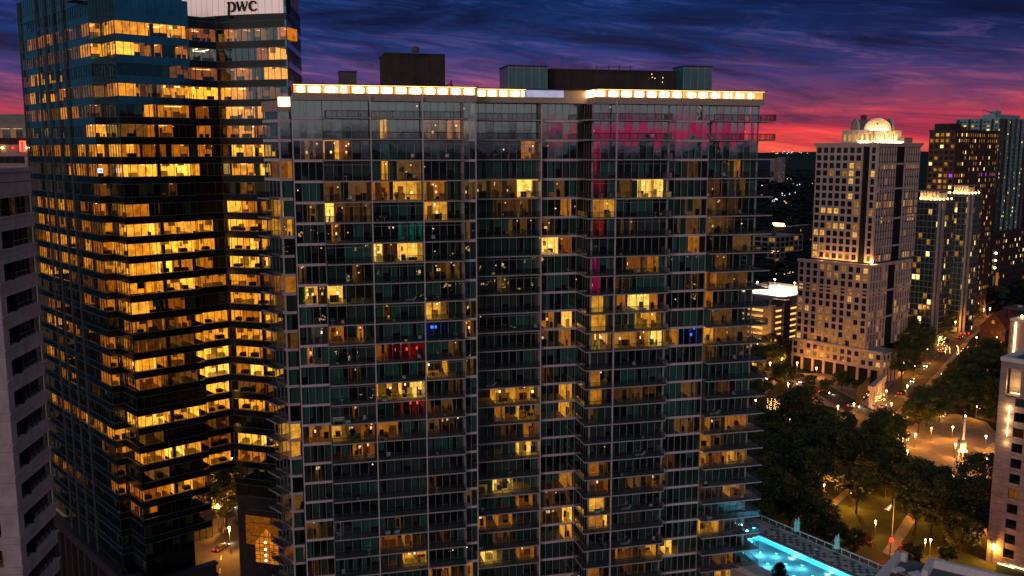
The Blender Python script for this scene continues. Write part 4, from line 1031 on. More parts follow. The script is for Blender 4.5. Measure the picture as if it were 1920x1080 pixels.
    for j in range(nb): body.fbox(FP, j * LP / nb + .61, (j + 1) * LP / nb - .61, -1.2, -.8, 0, 6.99, 'pane_dark')
    body.fbox(FP, -.3, LP + .3, -.3, .8, 6.2, 6.99, 'stone_pink'); body.fbox(FP, -.3, LP + .3, -.3, .8, 14.003, 15.0, 'stone_pink')
    Fpr = fr(FP.T(LP, 0, 0), RD); grid(body, items, Fpr, 14, 7.0, 14, 3.5, 3.5, 2.1, 2.3, 'stone_pink', litL, R, sill=.6); 
    for j in range(5): body.fbox(Fpr, j * 3.4, j * 3.4 + .9, -.3, .5, 0, 6.99, 'stone_pink')
    body.fbox(Fpr, 0, 14, -2, -.5, 0, 6.9, 'lit_floor_o')
    core2 = MB(); q = FP.T(LP - .3, -.3, 0); q0 = FP.T(.3, -.3, 0); core2.prism([q[:2], add2(q, RD, 13.5), add2(q0, RD, 13.5), q0[:2]], 0, 14.3, 'core_dark', 'roof_pale'); core2.build('podium_roof', root)
    body.build('wall', root)
    parts_or_stuff(items, 'window', root)
    cn = MB(); FCn = fr(add2(Cl, RD, LR), RD); cn.fbox(FCn, .5, 9, -12, -1, 16, 17.2, 'stone_pink')
    for u in (1, 8): cn.fbox(FCn, u, u + .8, -2, -1.2, 0, 15.99, 'stone_pink')
    cn.build('entrance_canopy', root)
    # floodlit crown: drum, parapet and crossed vaults
    cx, cy = 0, 0
    Cd = add2(add2(Cu, LD, 7.0), RD, 8.0); DL = solve(Cd, LD, 1577); DR = solve(Cd, RD, 1687)
    Fdl = fr(add2(Cd, LD, DL), (-LD[0], -LD[1])); Fdr = fr(Cd, RD)
    dr = MB(); dr.prism([Cd, add2(Cd, RD, DR), add2(add2(Cd, RD, DR), LD, DL), add2(Cd, LD, DL)], 108.9, 115.0, 'crown_stone')
    for FF, L in ((Fdl, DL), (Fdr, DR)):
        dr.fbox(FF, -.4, L + .4, -.6, .5, 115.003, 115.8, 'crown_stone'); n = 6
        for j in range(n + 1): dr.fbox(FF, j * (L - .8) / n, j * (L - .8) / n + .8, .003, .4, 110, 114.6, 'crown_stone')
        for j in range(n): dr.fbox(FF, j * (L - .8) / n + 1.0, j * (L - .8) / n + 2.4, .004, .06, 110.6, 113.8, 'pane_gold')
    dr.build('drum', root)
    ctr = add2(add2(Cd, RD, DR / 2), LD, DL / 2)
    for nm, ax, cr_, half in (('vault', (-.066, -.998), (.998, -.066), 8.2), ('vault', (.998, -.066), (.066, .998), 8.2)):
        v = MB(); r = 6.0; n = 16; P = lambda s, a: (ctr[0] + ax[0] * s + cr_[0] * r * cos(a), ctr[1] + ax[1] * s + cr_[1] * r * cos(a), 115.5 + r * .92 * sin(a))
        for i in range(n):
            a, b = pi * i / n, pi * (i + 1) / n
            v.quad(P(-half, a), P(half, a), P(half, b), P(-half, b), 'vault_roof')
            for s0, s1 in ((half - .6, half + .25), (-half - .25, -half + .6)):
                Q = lambda s, t, rr: (ctr[0] + ax[0] * s + cr_[0] * rr * cos(t), ctr[1] + ax[1] * s + cr_[1] * rr * cos(t), 115.5 + rr * .92 * sin(t))
                v.hexa([Q(s0, a, r), Q(s1, a, r), Q(s1, b, r), Q(s0, b, r), Q(s0, a, r + .45), Q(s1, a, r + .45), Q(s1, b, r + .45), Q(s0, b, r + .45)], 'crown_stone')
        v.build('vault', root, smooth=False)
        for s in (half - .3, -half + .3):
            g = MB(); g.poly([P(s, pi * i / n) for i in range(n + 1)], 'crown_stone'); go = g.build('gable', root)
            c = P(s * 1.01, pi / 2); g = MB(); g.ball((c[0], c[1], c[2] - 2.4), .4, 'pane_dark', 8, 5); g.build('oculus', go)
    hu = MB(); q = (ctr[0] - 3.5, ctr[1] + 2, 0); hu.prism([(q[0] - 1, q[1] - 1), (q[0] + 1, q[1] - 1), (q[0] + 1, q[1] + 1), (q[0] - 1, q[1] + 1)], 119, 122.6, 'roof_red'); hu.lathe((q[0], q[1], 122.6), [(1.6, 0), (1.6, .25), (0, .8)], 'roof_red'); hu.build('beacon_hut', root)
    fl = MB()
    for FF, L in ((Fdl, DL), (Fdr, DR)):
        s = .62 if FF is Fdl else 0
        fl.hexa([FF.T(L * s, 2.2, 109.9), FF.T(L - .5, 2.2, 109.9), FF.T(L - .5, 2.7, 110.4), FF.T(L * s, 2.7, 110.4), FF.T(L * s, 2.1, 110.0), FF.T(L - .5, 2.1, 110.0), FF.T(L - .5, 2.6, 110.5), FF.T(L * s, 2.6, 110.5)], 'flood')
    fl.build('floodlight', root)
    fl = MB()
    G = Frame(ctr[0] - .066 * 10.0 - 4.5 * .998, ctr[1] - .998 * 10.0 + 4.5 * .066, .998, -.066); fl.fbox(G, 0, 9, -.2, .2, 115.9, 116.1, 'flood')
    fl.build('floodlight', root)
    for s in (3, 8, 30): rp = MB(); p = add2(add2(Cu, RD, 33), LD, s); rp.prism([(p[0] - 2, p[1] - 1.5), (p[0] + 2, p[1] - 1.5), (p[0] + 2, p[1] + 1.5), (p[0] - 2, p[1] + 1.5)], 109.9, 112.4, 'mech_grey'); rp.build('roof_plant', root)
    # terrace uplights on the set-back
    for u in (.3, .5, .7, .9):
        p = FLl.T(LL * u, -2.4, 54.4); pl(p, 1300, (1, .46, .13), root, 'terrace_light')
    p = FLr.T(5, -2.0, 55); pl(p, 5000, (1, .46, .13), root, 'terrace_light')

LIGHTS = []
def pl(p, e, col, parent=None, name='lamp_light', r=.25):
    l = bpy.data.lights.new(name, 'POINT'); l.energy = e; l.color = col; l.shadow_soft_size = r
    o = bpy.data.objects.new(name, l); C.objects.link(o)
    if parent:
        o.parent = parent; rl = root_of(parent).location; o.location = (p[0] - rl[0], p[1] - rl[1], p[2] - rl[2])
    else: o.location = p
    return o
diffuse('crown_stone', (.70, .58, .46), .7, .2, .1); diffuse('vault_roof', (.16, .17, .19), .5, .4, .2); emit('pane_gold', (1.0, .50, .12), .55, .4); emit('flood', (1.0, .64, .30), 42, 0, sample=True)
stone_tower()

def block(name, label, cat, corner, Ld, Lr, z1, mat, fh, bay, ww, wh, lit, seed, z0=0, roof='roof_grey', pane='pane_dark', sill=.8, slab=False, cross=False, parapet=True, spmat=None, cap=None, group=None):
    R = random.Random(seed); root = thing(name, label, cat, (*add2(add2(corner, LD, Ld / 2), RD, Lr / 2), 0), group)
    body, items = MB(), []
    core = MB(); q = lambda a, b: add2(add2(corner, LD, a), RD, b)
    core.prism([q(.35, .35), q(.35, Lr - .35), q(Ld - .35, Lr - .35), q(Ld - .35, .35)], 0, z1 + .3, 'core_dark', roof); core.build('roof', root)
    Fl = fr(add2(corner, LD, Ld), (-LD[0], -LD[1])); Fr = fr(corner, RD)
    for FF, L in ((Fl, Ld), (Fr, Lr)):
        grid(body, items, FF, L, z0, z1, fh, bay, ww, wh, mat, lit, R, pane, sill=sill, slab=slab, cross=cross, spmat=spmat)
        if z0 > 0: body.fbox(FF, 0, L, -.2, .3, 0, z0 - .003, mat)
        if parapet: body.fbox(FF, -.3, L + .3, -.5, .6, z1 + .003, z1 + 1.3, cap or mat)
    body.build('wall', root); parts_or_stuff(items, 'window', root)
    return root, Fl, Fr
def prob(p, ch='wgg'): return lambda i, j, nf, nb, R: R.choice(ch) if R.random() < p else None
def corner_at(px, y): t = (px - 960) / FPX * .99; return (t * y, y)
def zat(py, y): return WY(1500, py, y)[2]
# brick tower
c = corner_at(1790, 560)
def litB(i, j, nf, nb, R):
    p = .8 if i >= nf - 2 else .36
    if i == nf - 8 and j > nb * .6 and R.random() < .5: return 'p'
    return R.choice('wgggh') if R.random() < p else None
bt, Fl_, Fr_ = block('brick_tower', 'dark brick apartment tower with scattered amber windows, behind the stone tower', 'apartment tower', c, solve(c, LD, 1741), solve(c, RD, 1868), zat(247, 560), 'brick_brown', 3.4, 3.1, 2.0, 1.9, litB, 31, cap='brick_dark')
mb = MB(); mb.fbox(Fr_, 2, 15, -14, -4, zat(247, 560) + .4, zat(247, 560) + 5, 'brick_dark'); mb.fbox(Fr_, 20, 26, -12, -5, zat(247, 560) + .4, zat(247, 560) + 3.5, 'roof_red'); mb.build('penthouse', bt)
c = corner_at(1868, 760)
tt, Fl_, Fr_ = block('teal_tower', 'tallest teal grey slab tower with dark ribs at the right edge, behind the brick tower', 'apartment tower', c, solve(c, LD, 1788), 60, zat(224, 760), 'concrete_teal', 3.2, 3.0, 2.2, 1.3, prob(.2, 'gwgh'), 33, cap='concrete_teal')
mb = MB()
for q in range(7): mb.fbox(Fl_, q * 9 + 2, q * 9 + 3.4, .45, 1.6, 0, zat(224, 760) + .5, 'dark_metal')
for q in range(6): mb.fbox(Fr_, q * 10 + 2, q * 10 + 3.6, .45, 1.6, 0, zat(224, 760) + .5, 'dark_metal')
mb.build('rib', tt)
mb = MB(); z = zat(224, 760) + .35; mb.fbox(Fr_, 0.5, 50, -14, -3, z, z + 4.0, 'concrete_teal'); mb.fbox(Fr_, 6, 16, -10, -5, z + 4.003, z + 7, 'concrete_teal'); mb.build('penthouse', tt)
mb = MB(); p = Fr_.T(0, -4, z + 3); mb.tube((p[0] - 9, p[1], z + 7), (p[0] + 2, p[1], z + 4.2), .3, .3, 'dark_metal'); mb.tube((p[0] + 2, p[1], z + 1), (p[0] + 2, p[1], z + 5), .3, .3, 'dark_metal'); mb.build('roof_hoist', tt)
# twin glass towers with lit crowns
for nm, lab, px, y, pl_, pr_, py, sd in (('glass_tower', 'lower of the twin glass apartment towers with lamps round its roof, beside the stone tower', 1772, 500, 1716, 1796, 381, 41),
                                        ('glass_tower', 'taller of the twin glass towers with lamps round its roof, before the brick tower', 1826, 540, 1780, 1846, 369, 42)):
    c = corner_at(px, y); Ld, Lr = solve(c, LD, pl_), solve(c, RD, pr_); z = zat(py, y)
    g, Fl_, Fr_ = block(nm, lab, 'apartment tower', c, Ld, Lr, z, 'mullion_steel', 3.25, 2.2, 2.0, 2.8, prob(.13, 'wggh'), sd, pane='pane_teal', sill=.35, slab=True, spmat='pane_teal', group='twin glass towers')
    for nm2, FF, L in (('corner_fin', Fl_, Ld), ('corner_fin', Fr_, Lr)):
        mb = MB(); mb.fbox(FF, -.25 if FF is Fr_ else L - 1.0, 1.0 if FF is Fr_ else L + .2, .6, 1.7 if FF is Fr_ else 1.69, 0, z + 1, 'concrete'); mb.build(nm2, g)
    cr_ = MB(); q = lambda a, b: add2(add2(c, LD, a), RD, b)
    cr_.prism([q(3, 3), q(3, Lr - 3), q(Ld - 3, Lr - 3), q(Ld - 3, 3)], z + .35, z + 5.2, 'crown_stone', 'roof_grey')
    for k in range(6): cr_.prism([q(3 + k * (Ld - 7) / 5, 2.4), q(3 + k * (Ld - 7) / 5, 2.95), q(4 + k * (Ld - 7) / 5, 2.95), q(4 + k * (Ld - 7) / 5, 2.4)], z + .36, z + 6.0, 'crown_stone')
    cr_.prism([q(1.5, 1.5), q(1.5, Lr - 1.5), q(Ld - 1.5, Lr - 1.5), q(Ld - 1.5, 1.5)], z + 6.003, z + 6.4, 'concrete'); cr_.build('crown', g)
    for k in range(6):
        p = q(1.6 + k * (Ld - 3) / 5, 1.2); mb = MB(); mb.ball((p[0], p[1], z + 2.0), .45, 'lamp_orange', 6, 4); lo = mb.build('crown_lamp', g)
        if k % 2 == 0: pl((p[0], p[1], z + 2.3), 1800, (1, .5, .15), g, 'crown_light')
    for k in range(3):
        p = q(1.2, 1.6 + k * (Lr - 3) / 2.6 + 3); mb = MB(); mb.ball((p[0], p[1], z + 2.0), .45, 'lamp_orange', 6, 4); mb.build('crown_lamp', g)
# low building right edge and glassy infill
c = corner_at(1874, 640)
lb, Fl_, Fr_ = block('retail_block', 'low dark brick block with a pale flat roof below the teal tower', 'building', c, solve(c, LD, 1858), 60, zat(438, 640), 'brick_dark', 4.0, 4.0, 2.4, 2.2, prob(.24, 'gwgh'), 51, roof='roof_pale')
mb = MB(); mb.fbox(Fr_, 3, 5.2, .5, .9, 6, 20, 'sign_white'); mb.fbox(Fr_, 8, 12, .5, .6, 4, 22, 'lit_floor_w'); mb.build('wall_sign', lb)
mb = MB()
for k in range(3): mb.ball(Fr_.T(4 + k * .2, .9, 26 + k * 5), .8, 'lamp_orange', 6, 4)
mb.build('wall_lamp', lb)
c = corner_at(1850, 610)
block('infill_block', 'dark mid height block squeezed behind the taller glass tower', 'building', c, 30, solve(c, RD, 1872), zat(368, 610), 'brick_dark', 3.6, 3.0, 1.8, 1.7, prob(.12), 52)
# low offices, dark flat block, distant slabs
c = corner_at(1461, 840)
lo, Fl_, Fr_ = block('low_office', 'low office block with a pale roof and concrete piers, left of the stone tower', 'office building', c, solve(c, LD, 1395), solve(c, RD, 1512), zat(446, 840), 'concrete', 5.0, 8.0, 6.2, 3.4, prob(.16, 'g'), 61, roof='roof_pale', sill=1.0)
mb = MB(); mb.fbox(Fr_, 5, 16, -20, -10, zat(446, 840) + .4, zat(446, 840) + 5, 'mech_grey'); mb.fbox(Fl_, 8, 20, -16, -8, zat(446, 840) + .4, zat(446, 840) + 4, 'mech_grey'); mb.build('roof_plant', lo)
c = corner_at(1480, 960)
dk, Fl_, Fr_ = block('flat_roof_block', 'long dark flat roofed block with a glowing sign, behind the low office', 'building', c, 14, 60, zat(428, 960), 'brick_dark', 5, 5, 2, 2, prob(.1), 62, roof='roof_pale')
mb = MB(); 
for k in range(2): mb.fbox(Fl_, 0 + k * .01, 13, .8 + k * 2, 1.1 + k * 2, zat(427, 960) + 1.4 + k * 1.8, zat(427, 960) + 2.6 + k * 1.8, 'lamp_orange')
mb.build('roof_sign', dk)
for px, y, w, py, lab in ((1453, 2500, 13, 297, 'left of two grey tower blocks far off in the wooded plain'), (1467, 2500, 15, 295, 'right of two grey tower blocks far off in the wooded plain')):
    c = corner_at(px, y); block('tower_block', lab, 'tower block', c, w, w, zat(py, y), 'concrete', 6, 3, 1.6, 3, prob(.05), int(px), parapet=False)

# ================================================================ parking garage
def garage():
    root = thing('parking_garage', 'brightly lit concrete parking garage with a glowing top deck, left of the stone tower', 'parking garage', (150, 520, 0))
    c = corner_at(1466, 505); c = (c[0] * .99, c[1]); Ld, Lr = 46, 44; z1 = zat(581, 505)
    Fl, Fr = fr(add2(c, LD, Ld), (-LD[0], -LD[1])), fr(c, RD); q = lambda a, b: add2(add2(c, LD, a), RD, b)
    nf = 6; fh = z1 / nf
    for i in range(nf + 1):
        mb = MB(); z = i * fh
        mb.prism([q(.3, .3), q(.3, Lr), q(Ld, Lr), q(Ld, .3)], z - .3, z, 'concrete')
        for FF, L in ((Fl, Ld), (Fr, Lr)): mb.fbox(FF, 0, L, -.25, .15, z - .55, z + 1.05, 'concrete')
        mb.build('deck', root)
        if i < nf:
            for FF, L in ((Fl, Ld), (Fr, Lr)):
                mb = MB(); mb.fbox(FF, .5, L - .5, -1.6, -1.45, z + 1.2, z + fh - .6, 'garage_glow'); mb.build('light_strip', root)  # glowing sheet stands in for the lit parking levels behind the slots
    mb = MB()
    for FF, L, us in ((Fl, Ld, (Ld - 6.0, )), (Fr, Lr, (0.3, 10.5))):
        for u in us: mb.fbox(FF, u, u + (5.7 if FF is Fl else 2.2), -.3, .3, 0, z1 + 2.5, 'concrete')
    mb.fbox(Fr, 11, 17, -8, .4, 0, z1 + 4.0, 'brick_brown'); mb.build('wall', root)
    mb = MB(); a = q(8, 14); mb.prism([q(4, 16), q(4, Lr + 20), q(Ld, Lr + 20), q(Ld, 16)], z1 + 4.2, z1 + 5.0, 'white_paint'); mb.prism([q(4.5, 16.5), q(4.5, 60), q(Ld, 60), q(Ld, 16.5)], 0, z1 + 4.19, 'concrete'); mb.build('top_deck', root)
    for s, t in ((12, 24), (12, 40), (28, 26), (28, 44), (8, 56)):
        p = q(s, t); mb = MB(); mb.tube((*p, z1 + 5), (*p, z1 + 10), .15, .1, 'metal_pole'); mb.fbox(Frame(*p, 1, 0), -.5, .5, -.3, .3, z1 + 10, z1 + 10.25, 'lamp_white'); mb.build('deck_lamp', root)
        pl((*p, z1 + 9.5), 26000, (1, .62, .36), root, 'deck_light', .4)
garage()

# ================================================================ left foreground stone office
def ribbon_office():
    root = thing('stone_office', 'grey stone office building with dark ribbon windows at the left edge', 'office building', (-70, 120, 0)); R = random.Random(9)
    Q = (-63.5, 124.0); d = (-.101, .995); L = 11.7; near = add2(Q, d, -L)
    F = Frame(near[0], near[1], d[0], d[1]); G = Frame(near[0] - 20, near[1] - 2, 20, 2)
    wall, items = MB(), []; zr = 103.4
    w0 = 98.0
    for FF, LL in ((F, L), (G, 20.1)):
        wall.fbox(FF, 0, LL, -.9, 0, w0 + 2.25, zr, 'stone_grey'); wall.fbox(FF, -.15, LL + .25, -.95, .28, zr + .003, zr + .5, 'stone_grey'); wall.fbox(FF, 0, LL, .003, .05, zr - 1.3, zr - 1.22, 'stone_joint')
        k = 0; z = w0
        while z > 0:
            wall.fbox(FF, 0, LL, -.9, 0, z - 1.78, z, 'stone_grey'); wall.fbox(FF, 0, LL + .2, .003, .16, z - .22, z - .02, 'stone_grey')
            for uu in range(1, 4): wall.fbox(FF, uu * LL / 4, uu * LL / 4 + .035, .001, .006, z - 1.75, z - .23, 'stone_joint')
            wall.fbox(FF, 0, LL, .001, .006, z - 1.05, z - 1.015, 'stone_joint')
            wm, rm = MB(), MB(); u0, u1 = (1.6, LL - .02) if FF is F else (1, LL - 2.2)
            panes(wm, FF, u0, u1, -.45, z + .01, z + 2.24, 1.35, 'dark_pane', 'mullion_dark', R, .07, .08, (z + .7,))
            wall.fbox(FF, 0, u0, -.9, 0.0, z + .003, z + 2.24, 'stone_grey')
            if FF is G: wall.fbox(FF, u1, LL, -.9, 0.0, z + .003, z + 2.24, 'stone_grey')
            rm.fbox(FF, 0, LL, -4.5, -4.3, z - .2, z + 2.3, 'core_dark'); rm.fbox(FF, .2, LL - .2, -4.3, -.95, z - .3, z - .1, 'core_dark')
            if FF is F and k == 0: room(rm, FF, 2, 8, -.6, z, z + 2.2, 'd', 3.5, True, R)
            elif FF is F and k == 12: room(rm, FF, 2.0, 4.6, -.6, z, z + 2.2, 'o', 3.5, False, R)
            elif FF is G and k in (7, 11): room(rm, FF, 12, 17.5, -.6, z, z + 2.2, 'o', 3.5, False, R)
            elif R.random() < .5: rm.fbox(FF, u0 + R.uniform(0, 3), u1 - R.uniform(0, 4), -.8, -.75, z + R.uniform(.2, 1.2), z + 2.2, 'curtain_grey')
            items.append((LL * (3 if FF is F else 1), wm, [('office_interior', rm)]))
            z -= 4.03; k += 1
    wall.build('wall', root); parts_or_stuff(items, 'window', root)
    mb = MB(); mb.fbox(F, -20, L - .95, -22, -.96, zr - 1.2, zr - .9, 'roof_grey'); mb.fbox(F, 4, 8, -9, -5, zr - .89, zr + .8, 'mech_grey'); mb.build('roof', root)
    mb = MB(); mb.fbox(F, L - .35, L - .05, -26, -.96, 0, zr - .01, 'core_dark'); mb.build('rear_wall', root)
    for u, o in ((9.5, -3), (7.5, -5), (10, -8)): mb = MB(); p = F.T(u, o, zr + .2); mb.ball(p, .09, 'lamp_orange', 6, 4); mb.tube((p[0], p[1], zr - .9), p, .03, .03, 'dark_metal'); mb.build('roof_lamp', root)
ribbon_office()
def amber_office():
    root = thing('amber_office', 'stepped tan building with amber lit windows and a red vertical sign at the far left', 'office building', (-150, 262, 0)); R = random.Random(4)
    F = Frame(-165, 262, 1, -.03); L = 40; b, it = MB(), []; z = lambda py: WY(20, py, 262)[2]
    b.fbox(F, 0, L - 1.5, -2, -.5, z(229), z(214), 'concrete'); b.fbox(F, 0, L, -1, 0, z(240), z(229), 'stone_tan')
    b.fbox(F, 0, L, -1, .2, z(271), z(259), 'brick_dark'); b.fbox(F, 0, L, -1, 0, z(293), z(271), 'stone_tan'); b.fbox(F, 0, L, -1, .3, 0, z(306), 'stone_tan'); b.fbox(F, 0, L, -20, -4, 0, z(230), 'core_dark')
    for u in range(0, 41, 10): b.fbox(F, min(u, L - 2.2), min(u, L - 2.2) + 2.2, -1, .1, z(306), z(240), 'stone_tan')
    for u in range(0, 40, 10):
        wm, rm = MB(), MB(); panes(wm, F, u + 2.2, min(L, u + 10), -.6, z(258.8), z(240.2), 1.9, 'dark_pane', 'mullion_dark', R); room(rm, F, u + 2.2, min(L, u + 10), -.8, z(258.8), z(240.2), 'w', 3, True, R); it.append((8, wm, [('office_interior', rm)]))
        wm, rm = MB(), MB(); panes(wm, F, u + 2.2, min(L, u + 10), -.6, z(305.8), z(293.2), 1.9, 'dark_pane', 'mullion_dark', R); it.append((4, wm, []))
    b.build('wall', root); parts_or_stuff(it, 'window', root)
    s = MB(); u, _ = F.hit(43, 275, .5); s.fbox(F, u - .8, u + .8, .35, .8, z(284), z(264), 'far_red')
    for q in range(5): s.ball(F.T(u, .85, z(282 - q * 3.6)), .35, 'tail_red', 6, 4)
    s.build('sign', root)
    for px in (4, 24, 50, 53): mb = MB(); u, _ = F.hit(px, 276, .6); mb.ball(F.T(u, .6, z(277)), .3, 'red_light' if px == 24 else 'lamp_orange', 6, 4); mb.build('wall_lamp', root)
amber_office()

# ================================================================ right foreground stone building and its neighbour
def stone_block():
    R = random.Random(14)
    cx = WY(1878, 672, 231); cx = (cx[0], cx[1]); zr = WY(1878, 676, 231)[2]
    root = thing('stone_block', 'tan stone building with a vertical light strip and paired windows at the right edge', 'building', (cx[0] + 8, cx[1], 0))
    D = (-LD[0], -LD[1]); F = fr(cx, D); L = 40; w, it = MB(), []
    uw = F.hit(1898, 820)[0]; ul = F.hit(1889.5, 800)[0]; fh = 4.0
    ub = F.hit(1886.5, 720)[0]; zb = F.hit(1888, 740)[1]; zt = F.hit(1888, 700)[1]
    zs = [WY(1905, py, 225)[2] for py in (794,)]; z0 = F.hit(1908, 792)[1] % fh
    # wall slab pieces around the window columns and the lit alcove
    cols = [(uw, uw + 2.6), (uw + 6.2, uw + 8.8), (uw + 12.4, uw + 15)]
    edges = [0] + [x for c_ in cols for x in c_] + [L]
    for i in range(0, len(edges), 2):
        a, b = edges[i], edges[i + 1]
        if i == 0: w.fbox(F, a, b, -.6, 0, 0, zb - .003, 'stone_tan'); w.fbox(F, a, ub, -.6, 0, zb, zr, 'stone_tan')
        else: w.fbox(F, a, b, -.6, 0, 0, zb - .003, 'stone_tan')
    w.fbox(F, ub, L, -3.0, -2.4, zb, zr, 'stone_tan'); w.fbox(F, ub + .003, L, -2.39, 0, zb - .45, zb - .004, 'stone_tan'); w.fbox(F, ub + 3.4, L, -2.38, -.02, zb, zr - 2.2, 'stone_tan'); w.fbox(F, ub, L, -2.4, .0, zr - 1.6, zr - .003, 'stone_tan')
    z = z0 - fh
    while z < zb - 3:
        for a, b in cols:
            w.fbox(F, a + .002, b - .002, -.6, -.05, z + 2.45, z + fh, 'stone_tan'); w.fbox(F, a, b, -.02, .12, z + fh - .15, z + fh - .02, 'stone_grey')
            wm, rm = MB(), MB(); panes(wm, F, a, b, -.35, z + .003, z + 2.44, 1.3, 'dark_pane', 'mullion_dark', R)
            rm.fbox(F, a, b, -3, -2.8, z, z + 2.5, 'core_dark')
            if abs(z + 1.2 - F.hit(1908, 940)[1]) < 2.0: rm.fbox(F, a + .1, b - .1, -.6, -.55, z + .05, z + 2.4, 'lit_wall_o')
            elif abs(z + 1.2 - F.hit(1908, 817)[1]) < 2.0: rm.fbox(F, a + .1, b - .1, -.6, -.55, z + .05, z + 2.4, 'lit_dim_o')
            it.append((3, wm, [('room', rm)]))
        z += fh
    zz = 1.2
    while zz < zr - 1:                 # stone course joints
        w.fbox(F, 0, uw, .001, .005, zz, zz + .05, 'stone_joint'); zz += 1.0
    w.build('wall', root); parts_or_stuff(it, 'window', root)
    p = MB(); q = lambda a, b: F.T(a, -b, 0)[:2]
    def wallrun(a, b, zlo, zhi, t=.55):
        G = Frame(a[0], a[1], b[0] - a[0], b[1] - a[1]); p.fbox(G, 0, hypot(b[0] - a[0], b[1] - a[1]), -t, 0, zlo, zhi, 'white_paint')
    wallrun(q(-.2, -.1), q(L, -.1), zr, zr + 1.0, 1.3); wallrun(q(-.2, 45), q(-.2, 1.1), zr, zr + 1.0, 1.0); p.build('parapet', root)
    rf = MB(); rf.prism([q(.9, 1.3), q(L, 1.3), q(L, 45), q(.9, 45)][::1], zr - .4, zr + .1, 'roof_grey'); rf.fbox(F, 4, 9, -16, -11, zr + .103, zr + 2.0, 'mech_grey'); rf.build('roof', root)
    sw = MB(); G = Frame(*q(0, 45), -RD[0], -RD[1]); sw.fbox(G, .05, 45 - .7, -.6, 0, 0, zr - .004, 'stone_tan'); sw.build('side_wall', root)
    s = MB(); za, zt2 = F.hit(1891, 862)[1], F.hit(1893, 760)[1]; s.fbox(F, ul - .07, ul + .07, .02, .10, za + 6, zt2, 'strip_hot'); s.build('light_strip', root)
    for k in range(4): pl(F.T(ul, .7, zt2 - .8 - k * 3.0), 260 - 45 * k, (1, .55, .2), root, 'wall_light', .1)
    s = MB(); s.fbox(F, ub + .4, ub + 3.2, -2.37, -2.28, zb + .1, zb + .28, 'strip_hot'); s.build('light_strip', root)
    pl(F.T(ub + 1.4, -.6, zb + 2.6), 420, (1, .55, .2), root, 'alcove_light', .2)
    r = MB(); r.fbox(F, ub, L, .0 - .06, -.01, zb + .95, zb + 1.03, 'dark_metal'); r.build('railing', root)
    for k, (px, py) in enumerate(((1885, 1062), (1908, 1066))):
        u, z = F.hit(px, py, .5); s = MB(); s.fbox(F, u - 2.0, u + 2.0, .05, .25, z, z + .15, 'strip_hot'); s.build('base_light', root)
    c = WY(1899, 601, 345); z1 = c[2]
    nb_, Fl2, Fr2 = block('corner_block', 'stone block with a glowing corner strip behind the tan stone building', 'building', (c[0], c[1]), .8, .8, z1, 'stone_tan', 50, 10, .2, .3, prob(0), 71, parapet=False)
    mb = MB(); G = fr((c[0], c[1]), D); mb.fbox(G, 0, 30, -25, -.5, 0, z1, 'stone_tan'); mb.fbox(G, -.8, 30, -26, .5, z1 + .003, z1 + .8, 'white_paint'); mb.fbox(G, 6, 30, -20, -4, z1 + .8, z1 + 4.5, 'concrete'); mb.build('wall', nb_)
    s = MB(); s.fbox(G, .9, 1.3, -.45, .02, 28, z1 - .5, 'strip_hot'); s.build('light_strip', nb_)
    for k in range(4): s = MB(); s.ball(G.T(2 + k * 1.2, -3 - k * 3, z1 + 1.6), .45, 'lamp_orange', 6, 4); s.build('roof_lamp', nb_)
stone_block()

# ================================================================ red roofed house
def house():
    D = (-LD[0], -LD[1]); c = W(1836, 640, 0); root = thing('red_roofed_house', 'brick house with a steep red gabled roof, right of the avenue', 'house', c)
    F = fr(c, D); L = 13.5; dp = 20; ze, zr = 9.0, 17.0
    b = MB(); b.fbox(F, 0, L, -dp, 0, 0, ze, 'brick_brown'); b.poly([F.T(0, 0, ze), F.T(L, 0, ze), F.T(L / 2, 0, zr)], 'brick_brown'); b.poly([F.T(0, -dp, ze), F.T(L / 2, -dp, zr), F.T(L, -dp, ze)], 'brick_brown'); b.build('wall', root)
    r = MB()
    for s in (0, 1):
        e = -.8 if s == 0 else L + .8; zz = ze - .95
        P = [F.T(e, .7, zz), F.T(L / 2, .7, zr), F.T(L / 2, -dp - .5, zr), F.T(e, -dp - .5, zz)]
        r.hexa([*P] + [(x, y, z + .35) for x, y, z in P], 'roof_red')
    r.build('roof', root)
    for u, z, t in ((L / 2 - .8, 11.0, 'lit_wall_o'), (2.4, 5.2, 'lit_dim_o'), (5.9, 5.2, 'lit_floor_o'), (9.4, 5.2, 'lit_floor_o'), (12, 5.4, 'lit_floor_v'), (7.5, .4, 'lit_floor_o')):
        w = MB(); w.fbox(F, u, min(L - .2, u + 1.5 + (3 if z < 1 else 0)), .004, .06, z, z + 1.9 + (.8 if z < 1 else 0), t); w.fbox(F, u + .7, u + .8, .062, .1, z, z + 1.9, 'mullion_dark'); w.build('window', root)
    ch = MB(); ch.fbox(F, L / 2 + 2.5, L / 2 + 3.6, -10, -9, ze + 3, zr + 1.5, 'brick_dark'); ch.build('chimney', root)
    c2 = W(1880, 615, 0); h = thing('dark_roofed_house', 'dark flat roofed annexe behind the red gabled house', 'house', c2); G = fr(c2, D); m_ = MB(); m_.fbox(G, 0, 16, -18, 0, 0, 12, 'brick_dark'); m_.build('wall', h)
    m_ = MB(); m_.fbox(G, -.5, 16.5, -18.5, .5, 12.003, 12.6, 'roof_grey'); m_.fbox(G, 5, 7, -9, -7, 12.603, 13.8, 'white_paint'); m_.build('roof', h)
house()

